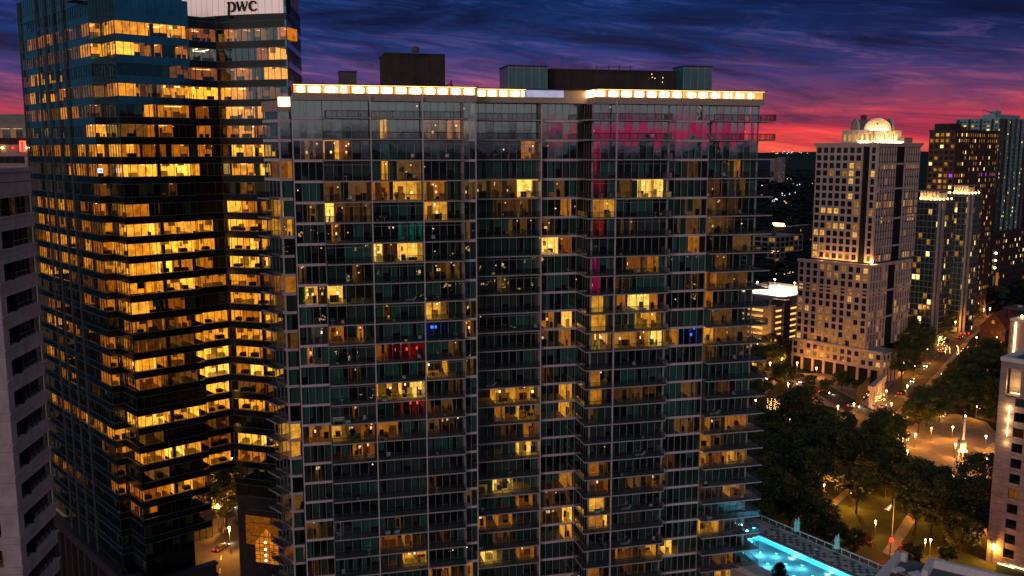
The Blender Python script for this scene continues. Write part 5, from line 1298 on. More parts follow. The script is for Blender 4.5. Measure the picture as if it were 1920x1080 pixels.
# ================================================================ pool terrace
def terrace():
    ZD = 32.0; P = W(1419, 975, ZD); A = W(1423, 1004, ZD); B = W(1592, 1078, ZD)
    v = (B[0] - A[0], B[1] - A[1]); l = hypot(*v); v = (v[0] / l, v[1] / l)
    F = Frame(P[0], P[1], -v[0], -v[1]); F = Frame(P[0], P[1], v[0], v[1])      # F.o positive = towards the viewer side
    s = 1 if F.ny < 0 else -1
    T = lambda u, o, z: F.T(u, o * s, z)
    ua = (A[0] - P[0]) * v[0] + (A[1] - P[1]) * v[1]; oa = ((A[0] - P[0]) * F.nx + (A[1] - P[1]) * F.ny) * s
    pw, pl_ = 10.5, 40.0
    root = thing('pool_terrace', 'raised roof terrace with patterned paving and a pale railing, right of the glass tower', 'terrace', T(20, 8, 0))
    G = Frame(P[0], P[1], v[0], v[1])
    def bx(mb, u0, u1, o0, o1, z0, z1, mat):
        a, b = (o0, o1) if s > 0 else (-o1, -o0); mb.fbox(G, u0, u1, a, b, z0, z1, mat)
    d = MB()
    bx(d, -3, ua - .5, 0, oa + pw + 3, ZD - 1, ZD, 'deck_pale'); bx(d, ua - .497, ua + pl_, 0, oa - .5, ZD - 1, ZD, 'deck_pale'); bx(d, ua - .497, ua + pl_, oa + pw + .5, oa + pw + 3, ZD - 1, ZD, 'deck_pale')
    R = random.Random(8)
    for i in range(30):
        for j in range(4):
            u = ua - 1 + i * 1.55 + (.75 if j % 2 else 0); o = .9 + j * (oa - 2.2) / 4
            if R.random() < .85: bx(d, u, u + .8, o, o + (oa - 2.4) / 4 * .95, ZD + .004, ZD + .03, 'deck_dark')
    bx(d, ua - 1.2, ua + pl_, oa - 1.15, oa - .52, ZD + .004, ZD + .02, 'deck_dark')
    d.build('deck', root)
    w = MB(); bx(w, -3, 60, -.3, oa + pw + 3, 0, ZD - 1.003, 'concrete'); w.build('wall', root)
    r = MB(); bx(r, -2.6, 46, -.15, .05, ZD + 1.25, ZD + 1.4, 'fascia'); bx(r, -2.6, 46, -.12, .0, ZD + .003, ZD + .35, 'concrete'); bx(r, -2.6, 46, -.09, -.05, ZD + .36, ZD + 1.24, 'rail_glass')
    for i in range(26): bx(r, -2.6 + i * 1.9, -2.5 + i * 1.9, -.11, -.02, ZD + .35, ZD + 1.25, 'fascia')
    r.build('railing', root)
    r = MB(); bx(r, -2.8, -2.65, -.1, 9, ZD + 1.25, ZD + 1.4, 'fascia'); bx(r, -2.76, -2.7, -.1, 9, ZD + .01, ZD + 1.24, 'rail_glass'); r.build('railing', root)
    pt = MB(); pt.lathe(T(-.9, 1.6, ZD + .003), [(0, 0), (1.0, 0), (1.05, .15), (.9, .2), (.9, 1.2), (0, 1.25)], 'leaf_dark', 10); pt.build('planter', root)
    po = thing('swimming_pool', 'long glowing turquoise swimming pool on the terrace', 'swimming pool', T(ua + 20, oa + 5, ZD - 1.4))
    b = MB(); z0 = ZD - 1.7
    bx(b, ua, ua + pl_, oa, oa + pw, z0 - .2, z0, 'pool_tile')
    bx(b, ua - .3, ua, oa - .3, oa + pw + .3, z0 - .2, ZD - .02, 'pool_tile'); bx(b, ua, ua + pl_, oa - .3, oa, z0 - .2, ZD - .02, 'pool_tile'); bx(b, ua, ua + pl_, oa + pw, oa + pw + .3, z0 - .2, ZD - .02, 'pool_tile')
    b.build('basin', po)
    c = MB(); bx(c, ua - .499, ua + pl_, oa - .499, oa + .05, ZD - .015, ZD + .06, 'stone_pink'); bx(c, ua - .499, ua + pl_, oa + pw - .05, oa + pw + .499, ZD - .015, ZD + .06, 'stone_pink'); bx(c, ua - .498, ua + .05, oa + .052, oa + pw - .052, ZD - .014, ZD + .06, 'stone_pink'); c.build('coping', po)
    wt = MB(); a = [T(ua, oa, ZD - .12), T(ua + pl_, oa, ZD - .12), T(ua + pl_, oa + pw, ZD - .12), T(ua, oa + pw, ZD - .12)]; wt.poly(a, 'pool_water'); wt.build('water', po)
    for u, o, k in ((3.5, pw - .3, 1), (9, .3, -1), (15, pw - .3, 1), (17, .3, -1), (26, pw - .3, 1), (24, .3, -1)):
        m = MB(); p = T(ua + u, oa + o, ZD - .75); m.ball(p, .16, 'pool_lamp', 8, 5); m.build('pool_lamp', po); p = T(ua + u, oa + o - k * .9, ZD - .9); pl(p, 260, (.30, .85, 1.0), po, 'pool_light', .2)
    for q in range(20): pl(T(ua + 1 + q * 2, oa + pw * (.3, .75, .5)[q % 3], ZD - .22), 430, (.16, .70, 1.0), po, 'pool_light', .5)  # added unseen points near the surface even out the water's glow
    ld = MB(); 
    for k in (0, .5): ld.tube(T(ua + 12 + k, oa + .5, ZD - .5), T(ua + 12 + k, oa - .3, ZD + .8), .04, .04, 'metal_pole')
    ld.build('ladder', po)
    global SHRUBS; SHRUBS = [T(ua + 4.5, oa + pw + 1.9, ZD), T(ua + 15.5, oa + pw + 1.9, ZD)]
    # closed parasols in two pairs
    proto = None
    for px, py, lab in ((1496, 1006, 'right of the pair nearer the glass tower'), (1491, 1005, 'left of the pair nearer the glass tower'), (1570.5, 1039, 'right of the pair nearer the low roof'), (1566.5, 1038, 'left of the pair nearer the low roof')):
        p = W(px, py, ZD + .031)
        if proto is None:
            proto = thing('closed_parasol', 'furled pale green parasol on the terrace, ' + lab, 'parasol', p, 'closed parasols')
            m = MB(); m.lathe(p, [(0, 0), (.4, 0), (.4, .12), (.05, .14), (0, .14)], 'dark_metal'); m.build('base', proto)
            m = MB(); m.tube((p[0], p[1], p[2] + .1), (p[0], p[1], p[2] + 4.0), .04, .04, 'metal_pole', 8); m.build('pole', proto)
            m = MB(); m.lathe(p, [(.05, 1.0), (.34, 1.1), (.30, 2.0), (.20, 2.5), (.36, 2.62), (.28, 3.1), (.12, 3.4), (.18, 3.55), (.05, 3.9), (0, 4.05)], 'canvas', 9); m.build('canopy', proto)
        else: copy_tree(proto, p, .7 * px, (1, 1, .9 if px < 1500 and px < 1493 or px == 1566.5 else 1), 'furled pale green parasol on the terrace, ' + lab)
    # a few loungers and pots by the water
    lp = None
    for k, (px, py, lab) in enumerate(((1455, 993, 'first past the corner planter'), (1525, 1018, 'between the two pairs of parasols'), (1533, 1033, 'dark, nearest the middle of the pool'), (1600, 1052, 'right of the parasols near the low roof'))):
        p = W(px, py, ZD + .035)
        if lp is None:
            lp = thing('pool_lounger', 'low dark sun lounger on the terrace, ' + lab, 'lounger', p, 'pool loungers'); H_ = Frame(p[0], p[1], 1, 0)
            m = MB(); m.fbox(H_, -.9, .5, -.33, .33, p[2] + .28, p[2] + .38, 'curtain_grey'); m.build('seat', lp)
            m = MB(); m.hexa([H_.T(.5, .33, p[2] + .3), H_.T(1.05, .33, p[2] + .75), H_.T(1.05, -.33, p[2] + .75), H_.T(.5, -.33, p[2] + .3), H_.T(.45, .33, p[2] + .4), H_.T(1, .33, p[2] + .85), H_.T(1, -.33, p[2] + .85), H_.T(.45, -.33, p[2] + .4)], 'curtain_grey'); m.build('backrest', lp)
            for a in (-.8, .4):
                for b_ in (-.28, .28): m = MB(); m.fbox(H_, a - .03, a + .03, b_ - .03, b_ + .03, p[2], p[2] + .28, 'dark_metal'); m.build('leg', lp)
        else: copy_tree(lp, p, atan2(F.ny, F.nx) + .2 * k, None, 'low dark sun lounger on the terrace, ' + lab)
    # low roofs in the near corner
    ZR = 33.0
    lr = thing('low_roof_block', 'low flat roofed block with pale parapets in the bottom right corner', 'building', W(1760, 1078, 0))
    q = [W(x, y, ZR)[:2] for x, y in ((1692, 1046), (1905, 1100), (1905, 1190), (1560, 1190))]
    m = MB(); m.prism([q[3], q[2], q[1], q[0]], 0, ZR, 'concrete', 'roof_grey'); m.build('roof', lr)
    def run(a, b, wdt, h, mat='white_paint'):
        a, b = W(*a, ZR), W(*b, ZR); m = MB(); G2 = Frame(a[0], a[1], b[0] - a[0], b[1] - a[1]); m.fbox(G2, 0, hypot(b[0] - a[0], b[1] - a[1]), -wdt / 2, wdt / 2, ZR + .003, ZR + h, mat); m.build('parapet', lr)
    run((1686, 1050), (1600, 1150), .9, 1.7); run((1700, 1054), (1686.5, 1050), .9, 1.7); run((1746, 1062), (1905, 1100), 1.0, 1.5); run((1745, 1063), (1733, 1085), 1.0, 1.5)
    for px, py in ((1683, 1071), (1716, 1079)): p = W(px, py, ZR); m = MB(); m.fbox(Frame(p[0], p[1], 1, .4), -1.1, 1.1, -.6, .6, ZR + .003, ZR + .5, 'white_paint'); m.build('skylight', lr)
terrace()

# ================================================================ trees
def tree_proto(seed, h, rad, clumps, per, leaf='leaf_dark', trunk_h=None, leafs=.42):
    R = random.Random(seed); root = bpy.data.objects.new('park_tree', None); C.objects.link(root); root.empty_display_size = .5
    th = trunk_h or h * .34; tr = MB(); tr.tube((0, 0, -.1), (0, 0, th), .30, .2, 'bark', 7)
    cz = th + (h - th) * .5; hz = (h - th) * .56
    cl = []
    for i in range(clumps):
        a = R.uniform(0, 2 * pi); t = R.uniform(-.75, 1.0); rr = sqrt(max(.05, 1 - t * t * .9)) * R.uniform(.45, 1.05)
        cl.append((rad * rr * cos(a), rad * rr * sin(a), cz + hz * t * R.uniform(.8, 1.05), R.uniform(.20, .34) * rad))
    for i in range(0, min(len(cl), 14)):
        x, y, z, s = cl[i]; z0 = th * R.uniform(.65, 1.0); tr.tube((0, 0, z0), (x * .75, y * .75, z - .2), .12, .04, 'bark', 5)
    o = tr.build('trunk'); o.parent = root
    cr = MB(); V = cr.v; Fc = cr.f; M = cr.m
    for x, y, z, s in cl:
        m = leaf if R.random() < .7 else 'leaf_mid'
        for q in range(per):
            u = R.uniform(-1, 1); a = R.uniform(0, 2 * pi); r = s * R.uniform(.5, 1.08) * (1 if R.random() < .85 else 1.3); k = sqrt(1 - u * u)
            px, py, pz = x + r * k * cos(a), y + r * k * sin(a), z + r * u * .72
            L = leafs * R.uniform(.6, 1.25); nx, ny, nz = R.gauss(k * cos(a), .5), R.gauss(k * sin(a), .5), R.gauss(u + .4, .5)
            l = sqrt(nx * nx + ny * ny + nz * nz) or 1; nx, ny, nz = nx / l, ny / l, nz / l
            b = R.uniform(0, 6.28); tx, ty, tz = cos(b), sin(b), R.uniform(-.4, .4); dt = tx * nx + ty * ny + tz * nz; tx, ty, tz = tx - dt * nx, ty - dt * ny, tz - dt * nz
            l = sqrt(tx * tx + ty * ty + tz * tz) or 1; tx, ty, tz = tx / l * L, ty / l * L, tz / l * L
            sx, sy, sz = (ny * tz - nz * ty) * .55, (nz * tx - nx * tz) * .55, (nx * ty - ny * tx) * .55
            i = len(V); V += [(px - tx, py - ty, pz - tz), (px + sx, py + sy, pz + sz), (px + tx, py + ty, pz + tz), (px - sx, py - sy, pz - sz)]; Fc.append((i, i + 1, i + 2, i + 3)); M.append(m)
    o = cr.build('crown'); o.parent = root
    return root
PROT = [tree_proto(100 + i, *a) for i, a in enumerate(((13, 6.2, 46, 95), (15, 7.0, 55, 95), (11.5, 5.2, 38, 90), (14, 6.0, 44, 95, 'leaf_mid'), (9.0, 4.2, 30, 80)))]
def inside(x, y, P):
    c = False; j = len(P) - 1
    for i in range(len(P)):
        if (P[i][1] > y) != (P[j][1] > y) and x < (P[j][0] - P[i][0]) * (y - P[i][1]) / (P[j][1] - P[i][1]) + P[i][0]: c = not c
        j = i
    return c
M1 = [(1392, 790), (1430, 778), (1500, 782), (1560, 795), (1640, 808), (1705, 782), (1760, 735), (1805, 682), (1862, 655), (1885, 700), (1868, 755), (1800, 758), (1745, 762), (1700, 790), (1672, 812), (1685, 850), (1740, 885), (1790, 905), (1845, 905), (1850, 955), (1790, 965), (1730, 935), (1690, 900), (1600, 878), (1540, 882), (1520, 915), (1505, 945), (1400, 985)]
M2 = [(1672, 680), (1680, 650), (1715, 600), (1760, 572), (1810, 556), (1905, 525), (1918, 545), (1850, 565), (1800, 588), (1760, 616), (1722, 645), (1700, 675)]
M3 = [(1398, 660), (1440, 655), (1455, 668), (1430, 680), (1398, 690)]
spots = [(1605, 962, 1.0, 3), (1716, 992, .85, 3), (1800, 1038, .8, 0), (1852, 1012, .75, 2), (1768, 1015, .8, 1), (1745, 1002, 1.05, 3), (1832, 1010, 1.1, 1), (1548, 738, .7, 4), (1578, 735, .75, 2), (1520, 728, .7, 4), (1607, 735, .6, 4), (1470, 735, .9, 0), (1508, 768, .85, 2), (1700, 690, 1.35, 1), (1690, 715, 1.1, 1),
         (1470, 662, .7, 2), (1448, 668, .75, 1), (1425, 752, .8, 0), (425, 985, 1.0, 0), (432, 935, .9, 2), (1556, 1032, .8, 2), (1530, 1018, .9, 0), (1510, 992, .8, 3), (1602, 1046, .7, 2), (1705, 1070, .75, 4), (1775, 1062, .55, 4), (1440, 990, 1.0, 1), (1480, 995, 1.0, 0), (1868, 800, .8, 2), (1850, 775, .8, 4)]
Rt = random.Random(77); placed = []
for px, py, s, k in spots: p = W(px, py, 0); placed.append((p, s, k, px, py))
for poly_, dist, sc0 in ((M1, 8.6, 1.0), (M2, 10.5, .95), (M3, 9, .8)):
    xs, ys = [q[0] for q in poly_], [q[1] for q in poly_]
    for _ in range(2600):
        px, py = Rt.uniform(min(xs), max(xs)), Rt.uniform(min(ys), max(ys))
        if not inside(px, py, poly_): continue
        p = W(px, py, 8.0); p = (p[0], p[1], 0)
        if all(hypot(p[0] - q[0][0], p[1] - q[0][1]) > dist for q in placed): placed.append((p, sc0 * Rt.uniform(.78, 1.12), Rt.choice((0, 0, 1, 1, 2, 3)), px, py))
LAND = [('the pool terrace', 1500, 975), ('the flag pole', 1672, 985), ('the tall light mast on the plaza', 1803, 880), ('the red roofed house', 1860, 640), ("the stone tower's lit entrance", 1600, 720), ('the parking garage', 1450, 640),
        ('the tan stone building', 1870, 960), ('the avenue traffic lights', 1805, 615), ('the colonnade', 1638, 740), ('the glass tower by the park', 1400, 850), ('the canopy of the stone tower', 1715, 640), ('the left side street', 425, 950), ('the twin glass towers', 1800, 560), ('the bend of the cross road', 1470, 720)]
def assign(items):
    groups = {}
    for i, (px, py) in enumerate(items):
        k = min(range(len(LAND)), key=lambda j: (LAND[j][1] - px) ** 2 + (2 * (LAND[j][2] - py)) ** 2); groups.setdefault(k, []).append(i)
    out = {}
    for k, ids in groups.items():
        ids.sort(key=lambda i: (LAND[k][1] - items[i][0]) ** 2 + (2 * (LAND[k][2] - items[i][1])) ** 2)
        for r, i in enumerate(ids): out[i] = (ORD[min(r, 27)], LAND[k][0])
    return out
names_ = assign([(q[3], q[4] - 14) for q in placed]); KIND = ['round dark leafy tree', 'broad dark leafy tree', 'small dark leafy tree', 'olive green leafy tree', 'short bushy tree']
used = [False] * 5
for i, (p, s, k, px, py) in enumerate(placed):
    lab = '%s, %s to %s' % (KIND[k], *names_[i])
    if not used[k]:
        used[k] = True; t = PROT[k]; t.location = p; t.scale = (s, s, s); t['category'] = 'tree'; t['label'] = lab; t['group'] = 'trees of the park and streets'
    else: copy_tree(PROT[k], p, Rt.uniform(0, 6.28), (s, s, s * Rt.uniform(.9, 1.1)), lab)
print('trees', len(placed))
# two dark conifers rising in front of the pool
for px, py, hh, lab in ((1436, 1066, 4.6, 'bushy dark shrub in front of the pool, beside the glass tower'), (1508, 1072, 3.4, 'pointed dark shrub in front of the pool, right of the other')):
    p = SHRUBS[0 if px < 1450 else 1]; R = random.Random(int(px)); t = thing('terrace_shrub', lab, 'shrub', p); m = MB()
    for q in range(1500):
        z = hh * R.random(); r = sqrt(max(0, 1 - (z / hh) ** 2.2)) * (3.0 if px < 1450 else 1.6) * sqrt(R.random()) * R.uniform(.7, 1.15); a = R.uniform(0, 6.28); x, y = p[0] + r * cos(a), p[1] + r * sin(a); s = R.uniform(.12, .34)
        m.quad((x - s, y, p[2] + z - s * .6), (x + s * .4, y + s, p[2] + z), (x + s, y, p[2] + z + s * .7), (x - s * .4, y - s, p[2] + z + .1), 'leaf_dark')
    m.build('foliage', t); m = MB(); m.tube(p, (p[0], p[1], p[2] + hh * .6), .12, .05, 'bark'); m.build('stem', t)

# far wood: one mass reaching to the hills
def far_wood():
    R = random.Random(99); m = MB()
    def tree(x, y, s, n):
        for q in range(n):
            u = R.random(); a = R.uniform(0, 6.28); r = s * sqrt(1 - u * u) * R.uniform(.6, 1.1); z = s * (1.0 + .9 * u)
            L = s * R.uniform(.28, .5); px, py = x + r * cos(a), y + r * sin(a); b = R.uniform(0, 6.28); c, d = cos(b) * L, sin(b) * L; t = R.uniform(-.3, .5) * L
            m.quad((px - c, py - d, z - t), (px + d * .8, py - c * .8, z + t * .5), (px + c, py + d, z + t), (px - d * .8, py + c * .8, z - t * .2), 'leaf_far')
    for px0, px1, y0, y1, cnt, s, n in ((1400, 1545, 600, 1100, 420, 6.5, 34), (1395, 1550, 1100, 2200, 900, 9, 16), (1380, 1560, 2200, 4200, 1300, 14, 8),
                                       (1640, 1960, 610, 900, 420, 7, 30), (1700, 1960, 900, 1600, 300, 9, 14), (-40, 60, 400, 1500, 200, 9, 12)):
        for _ in range(cnt):
            y = y0 + (y1 - y0) * R.random() ** 1.2; px = R.uniform(px0, px1); x = (px - 960) / FPX * y
            if 1500 < px < 1800 and y < 640: continue
            tree(x, y, s * R.uniform(.7, 1.2), n)
    for _ in range(500):       # behind the camera, seen only as a reflection
        a = R.uniform(-1.2, 1.2); r = R.uniform(150, 1500); tree(-r * sin(a), -r * cos(a), R.uniform(6, 10), 8)
    o = m.build('far_wood'); stuff(o); o['label'] = 'dark wooded plain reaching to the hills'
far_wood()
def far_lights():
    R = random.Random(5); m = MB()
    def dot(x, y, z, s, k): m.box(x - s, y - s, z - s, x + s, y + s, z + s, k)
    for px, py, n, sp, k in ((1448, 302, 16, 26, 'far_red'), (1480, 300, 12, 40, 'far_white'), (1505, 310, 12, 22, 'far_orange'), (1440, 310, 6, 16, 'far_orange'), (1485, 333, 4, 12, 'far_orange'), (1476, 377, 3, 5, 'far_orange'),
                            (1452, 375, 7, 7, 'far_white'), (1424, 345, 4, 8, 'far_orange'), (1500, 286, 14, 40, 'far_white'), (1440, 286, 5, 30, 'far_orange'), (1473, 362, 6, 14, 'far_white'), (1420, 365, 4, 12, 'far_white'), (1500, 345, 6, 24, 'far_white'), (1448, 472, 10, 20, 'far_orange'), (1475, 513, 8, 26, 'far_orange')):
        for _ in range(n):
            x, y = R.gauss(px, sp * .6), R.gauss(py, 1.6); y = max(y, 283.5); p = W(x, max(y, 288), 26) if y > 288 else WY(x, y, 4500); s = p[1] / FPX * R.uniform(.35, .75)
            dot(p[0], p[1], p[2], s, k)
    for _ in range(120):       # the city behind the viewer that the glass mirrors
        a = R.uniform(-1.0, 1.0); r = 70 + 900 * R.random() ** 1.6; z = R.uniform(4, 30) if R.random() < .6 else R.uniform(30, 80)
        dot(-r * sin(a), -r * cos(a), z, R.uniform(.25, .7) * (.6 + r / 600), R.choice(['far_orange', 'far_orange', 'far_orange', 'lamp_o', 'lamp_w']))
    o = stuff(m.build('distant_lights')); o['label'] = 'scattered lights of the far city'
far_lights()

# ================================================================ lamps, signals, mast, flag, cars
lamp0 = None; lamp_items = [(1543, 943, 2.4), (1860, 1047, 1.3), (1733, 1037, .35), (1743, 1036, .35), (1785, 816, 1.0), (1847, 834, .8), (1694, 800, .9), (1745, 818, .6), (1493, 832, .5), (1443, 873, .3), (1416, 763, .5), (1443, 700, 2.0), (1465, 690, 2.0), (1494, 690, .9),
    (1530, 700, .8), (1548, 683, .9), (1628, 706, .7), (1477, 731, .7), (1737, 672, 2.4), (1790, 618, 1.6), (1808, 598, 1.2), (1693, 690, 1.2), (1764, 712, .5), (1868, 640, .6), (1877, 650, .6), (1715, 697, .8), (1661, 745, .9), (1420, 660, 3.0), (1432, 630, 2.6), (1405, 640, 2.0), (1445, 655, 2.0), (1475, 570, 1.4), (1800, 576, 1.0),
    (1843, 592, 1.6), (1855, 583, 1.4), (1712, 580, 1.4), (1700, 862, .6), (1774, 898, .5), (1832, 890, .7), (1849, 878, .6), (1715, 830, .9), (418, 925, 4), (410, 985, 4), (432, 1030, 4), (436, 890, 3), (1458, 612, 1.2), (1762, 640, .9), (1545, 690, .6), (1640, 1000, .6), (1720, 965, .7), (1480, 800, .6), (1540, 810, .6), (1600, 820, .7), (1455, 880, .5), (1520, 870, .6), (1580, 860, .7), (1640, 850, .7), (1600, 945, 1.2), (1660, 925, .5), (1780, 945, .4), (1840, 985, .6), (1760, 770, .8), (1830, 775, .8), (1790, 850, 1.0), (1800, 705, .6), (1850, 700, .6), (1830, 640, .8), (1570, 775, 1.0), (1600, 770, 1.2), (1410, 700, 1.5), (1500, 740, 1.0), (1670, 770, 1.3), (1455, 575, 1.2), (1700, 735, 1.2)]  # later entries: lamps added under the crowns to light trees and ground
ln = assign([(a, b) for a, b, _ in lamp_items])
for i, (px, py, e) in enumerate(lamp_items):
    p = W(px, py + 9, 0); hgt = 4.6 if e < 1.5 else 7.0
    lab = '%s orange street lamp, %s to %s' % ('tall' if hgt > 5 else 'short', *ln[i])
    t = thing('street_lamp', lab, 'street lamp', p, 'lit street lamps')
    m = MB(); m.tube(p, (p[0], p[1], hgt), .09, .06, 'metal_pole'); m.lathe(p, [(0, 0), (.22, 0), (.2, .4), (.09, .5)], 'metal_pole'); m.build('pole', t)
    m = MB(); m.ball((p[0], p[1], hgt + .34), .36 if e > .6 else .26, 'lamp_orange', 8, 6); m.build('globe', t)
    pl((p[0], p[1] - .2, hgt - .35), 3600 * e, (1.0, .345, .042), t, 'lamp_light', .1)
def signal(px, py, z, lab, n=1, col='red_light', power=120, arm=0):
    p = W(px, py, z); t = thing('traffic_light', lab, 'traffic light', (p[0], p[1], 0), 'red traffic lights')
    m = MB(); m.tube((p[0] + arm, p[1] + .3, 0), (p[0] + arm, p[1] + .3, z + 1.2), .12, .08, 'dark_metal')
    if arm or n > 1: m.tube((p[0] + arm, p[1] + .3, z + 1.0), (p[0] - 2.2 * (n - 1) - .3, p[1] + .3, z + 1.0), .07, .06, 'dark_metal')
    m.build('pole', t)
    for k in range(n):
        x = p[0] - 2.2 * k; h = MB(); h.box(x - .22, p[1] - .12, z - 1.1, x + .22, p[1] + .2, z + .35, 'dark_metal'); ho = h.build('signal_head', t)
        for q, mt in ((0, col), (.42, 'dark_metal'), (.84, 'dark_metal')): b = MB(); b.ball((x, p[1] - .14, z - q), .19 if mt != col else .56 if power > 300 else .3, mt, 8, 5); b.build('lens', ho)  # lit lens oversized, its glare put into the shape
        pl((x, p[1] - .9, z), power, (1, .02, .01), t, 'signal_light', .2)
signal(1671, 1012, 6.5, 'glaring red traffic light beside the pool terrace, under the flag pole', 1, power=3500)
signal(1816, 625, 6.0, 'row of red traffic lights over the far avenue, by the red roofed house', 3, power=260, arm=1)
def flag():
    p = W(1671, 1030, 0); t = thing('flag_pole', 'tall pale pole with a lit pennant, above the red traffic light', 'flag pole', p); z1 = W(1673, 937, 0)
    zt = WY(1673, 937, p[1])[2]; m = MB(); m.tube(p, (p[0], p[1], zt), .16, .11, 'fascia', 8); m.ball((p[0], p[1], zt + .12), .2, 'fascia'); m.build('pole', t)
    a = WY(1671.5, 944, p[1]); b = WY(1657, 955, p[1]); c = WY(1667, 958, p[1]); d = WY(1672, 951, p[1])
    m = MB(); P = [d, c, b, a]; m.hexa([(x, y - .04, z) for x, y, z in P] + [(x, y + .04, z) for x, y, z in P], 'fascia')
    m.build('pennant', t); m = MB(); P = [WY(1670.8, 948.5, p[1]), WY(1666, 956, p[1]), WY(1663.5, 955.2, p[1]), WY(1669.5, 946.5, p[1])]; m.hexa([(x, y - .09, z) for x, y, z in P] + [(x, y - .05, z) for x, y, z in P], 'strip_light'); m.build('light_panel', t)
    pl((p[0] - .8, p[1] - 3.5, zt - 5), 1500, (1, .45, .15), t, 'pole_fill')  # added light without a fixture, brightens the pole
flag()
def mast():
    p = W(1799, 888, 0); t = thing('light_mast', 'white lattice light mast with a square cabinet halfway up, on the plaza', 'light mast', p); zt = WY(1806, 781, p[1])[2]; zc = WY(1803, 838, p[1])[2]
    m = MB()
    for dx in (-.7, .7): m.tube((p[0] + dx, p[1], 0), (p[0] + dx, p[1], zc), .16, .14, 'white_paint')
    for dx in (-.25, .25, .0): m.tube((p[0] + .4 + dx, p[1], zc), (p[0] + .6 + dx, p[1], zt), .13, .10, 'white_paint')
    m.build('column', t); m = MB(); m.box(p[0] - .9, p[1] - .9, zc - 1.0, p[0] + 1.2, p[1] + .9, zc + 1.6, 'white_paint'); m.build('cabinet', t)
    m = MB(); m.lathe((p[0] + .2, p[1], zc + 1.65), [(0, 0), (1.3, 0), (1.5, .3), (1.2, .5), (1.4, .8), (0, .9)], 'metal_pole', 12); m.build('collar', t)
    for dx in (-1.1, -.3, .6, 1.4): m = MB(); m.ball((p[0] + dx, p[1] - .8, zc - 1.2), .28, 'lamp_orange', 8, 5); m.build('globe', t)
    pl((p[0], p[1] - 2.5, zc - 1.4), 900, (1, .55, .2), t, 'mast_light'); pl((p[0], p[1] - 3.0, zc + 4), 900, (1, .55, .2), t, 'mast_light')
    m = MB(); m.ball((p[0] + .6, p[1], zt + .2), .3, 'lamp_orange', 8, 5); m.build('globe', t)
mast()
def colonnade():
    a, b = W(1632, 764, 0), W(1655, 742, 0); t = thing('colonnade', 'short pale colonnade with uplit pillars beside the avenue', 'colonnade', a); F = Frame(a[0], a[1], b[0] - a[0], b[1] - a[1]); L = hypot(b[0] - a[0], b[1] - a[1])
    m = MB(); m.fbox(F, -1, L + 1, -1.2, 1.0, 7.5, 9.2, 'stone_pink'); m.build('beam', t)
    for k in range(5):
        u = k * L / 4; m = MB(); m.fbox(F, u - .5, u + .5, -.6, .5, 0, 7.49, 'stone_pink'); m.build('pillar', t); pl(F.T(u + .9, 1.1, .8), 260, (1, .52, .2), t, 'pillar_light', .1)
    m = MB(); m.fbox(F, -1, L, -6, -5.6, 0, 8, 'brick_dark'); m.build('rear_wall', t)
colonnade()
def bandshell():
    p = W(1868, 892, 0); t = thing('canopy', 'white curved slatted canopy beside the tan stone building', 'canopy', p); F = Frame(p[0], p[1], .75, .66); m = MB()
    for k in range(9):
        a, b = pi * .5 * k / 9, pi * .5 * (k + 1) / 9; P = lambda t_, o: F.T(10 - 10 * cos(t_), o, 7.5 * sin(t_))
        m.hexa([P(a, 0), P(b, 0), P(b, -.5), P(a, -.5), *( (x, y, z + .3) for x, y, z in (P(a, 0), P(b, 0), P(b, -.5), P(a, -.5)))], 'white_paint')
        q = P(b, -.25); r = P(b, -6); m.tube(q, r, .12, .12, 'white_paint')
    m.build('slats', t); m = MB(); m.fbox(F, 1, 12, -7, -6, 0, 2.4, 'teal_solid'); m.build('plinth', t)
bandshell()
def car(px, py, ang, body, label, tail=True, grp='cars on the streets'):
    p = W(px, py, .03); t = thing('car', label, 'car', p, grp); F = Frame(p[0], p[1], cos(ang), sin(ang)); z = p[2]
    m = MB(); prof = [(-2.2, .35), (-2.25, .75), (-2.0, .92), (-1.3, .98), (1.1, .98), (2.05, .82), (2.2, .6), (2.2, .35)]
    for o0, o1, sgn in ((-.88, .88, 1),):
        n = len(prof); L_ = [F.T(x, o0, z + h) for x, h in prof]; R_ = [F.T(x, o1, z + h) for x, h in prof]
        for i in range(n): j = (i + 1) % n; m.quad(L_[i], L_[j], R_[j], R_[i], body)
        m.poly(L_[::-1], body); m.poly(R_, body)
    m.build('body', t)
    m = MB(); cb = [(-1.7, .97), (-1.2, 1.42), (.2, 1.45), (1.0, .97)]; A = [F.T(x, -.75 + (.12 if h > 1.2 else 0), z + h) for x, h in cb]; B = [F.T(x, .75 - (.12 if h > 1.2 else 0), z + h) for x, h in cb]
    for i in range(3): m.quad(A[i], A[i + 1], B[i + 1], B[i], 'pane_dark' if i != 1 else body)
    m.poly(A[::-1], 'pane_dark'); m.poly(B, 'pane_dark'); m.build('cabin', t)
    for x in (-1.35, 1.4):
        for o in (-.8, .8): m = MB(); m.tube(F.T(x, o - .1, z + .32), F.T(x, o + .1, z + .32), .32, .32, 'tyre', 10); m.build('wheel', t)
    for o in (-.65, .65):
        m = MB(); m.ball(F.T(-2.25, o, z + .72), .2, 'tail_red', 6, 4); m.build('tail_light', t)
        m = MB(); m.ball(F.T(2.2, o, z + .62), .18, 'head_white', 6, 4); m.build('headlight', t)
    pl(F.T(4.2, 0, z + .6), 160, (1, .8, .55), t, 'beam_light', .2)
car(1507, 718, 3.6, 'car_silver', 'silver car with bright headlights turning at the bend of the cross road')
car(1500, 706, 3.5, 'car_dark', 'dark car stopped behind the silver car on the cross road')
car(1712, 716, -2.2, 'car_silver', 'silver car coming down the avenue past the stone tower')
car(1737, 688, -2.2, 'car_dark', 'dark car under the brightest lamp of the avenue')
car(1800, 634, .9, 'car_dark', 'dark car waiting at the avenue traffic lights')
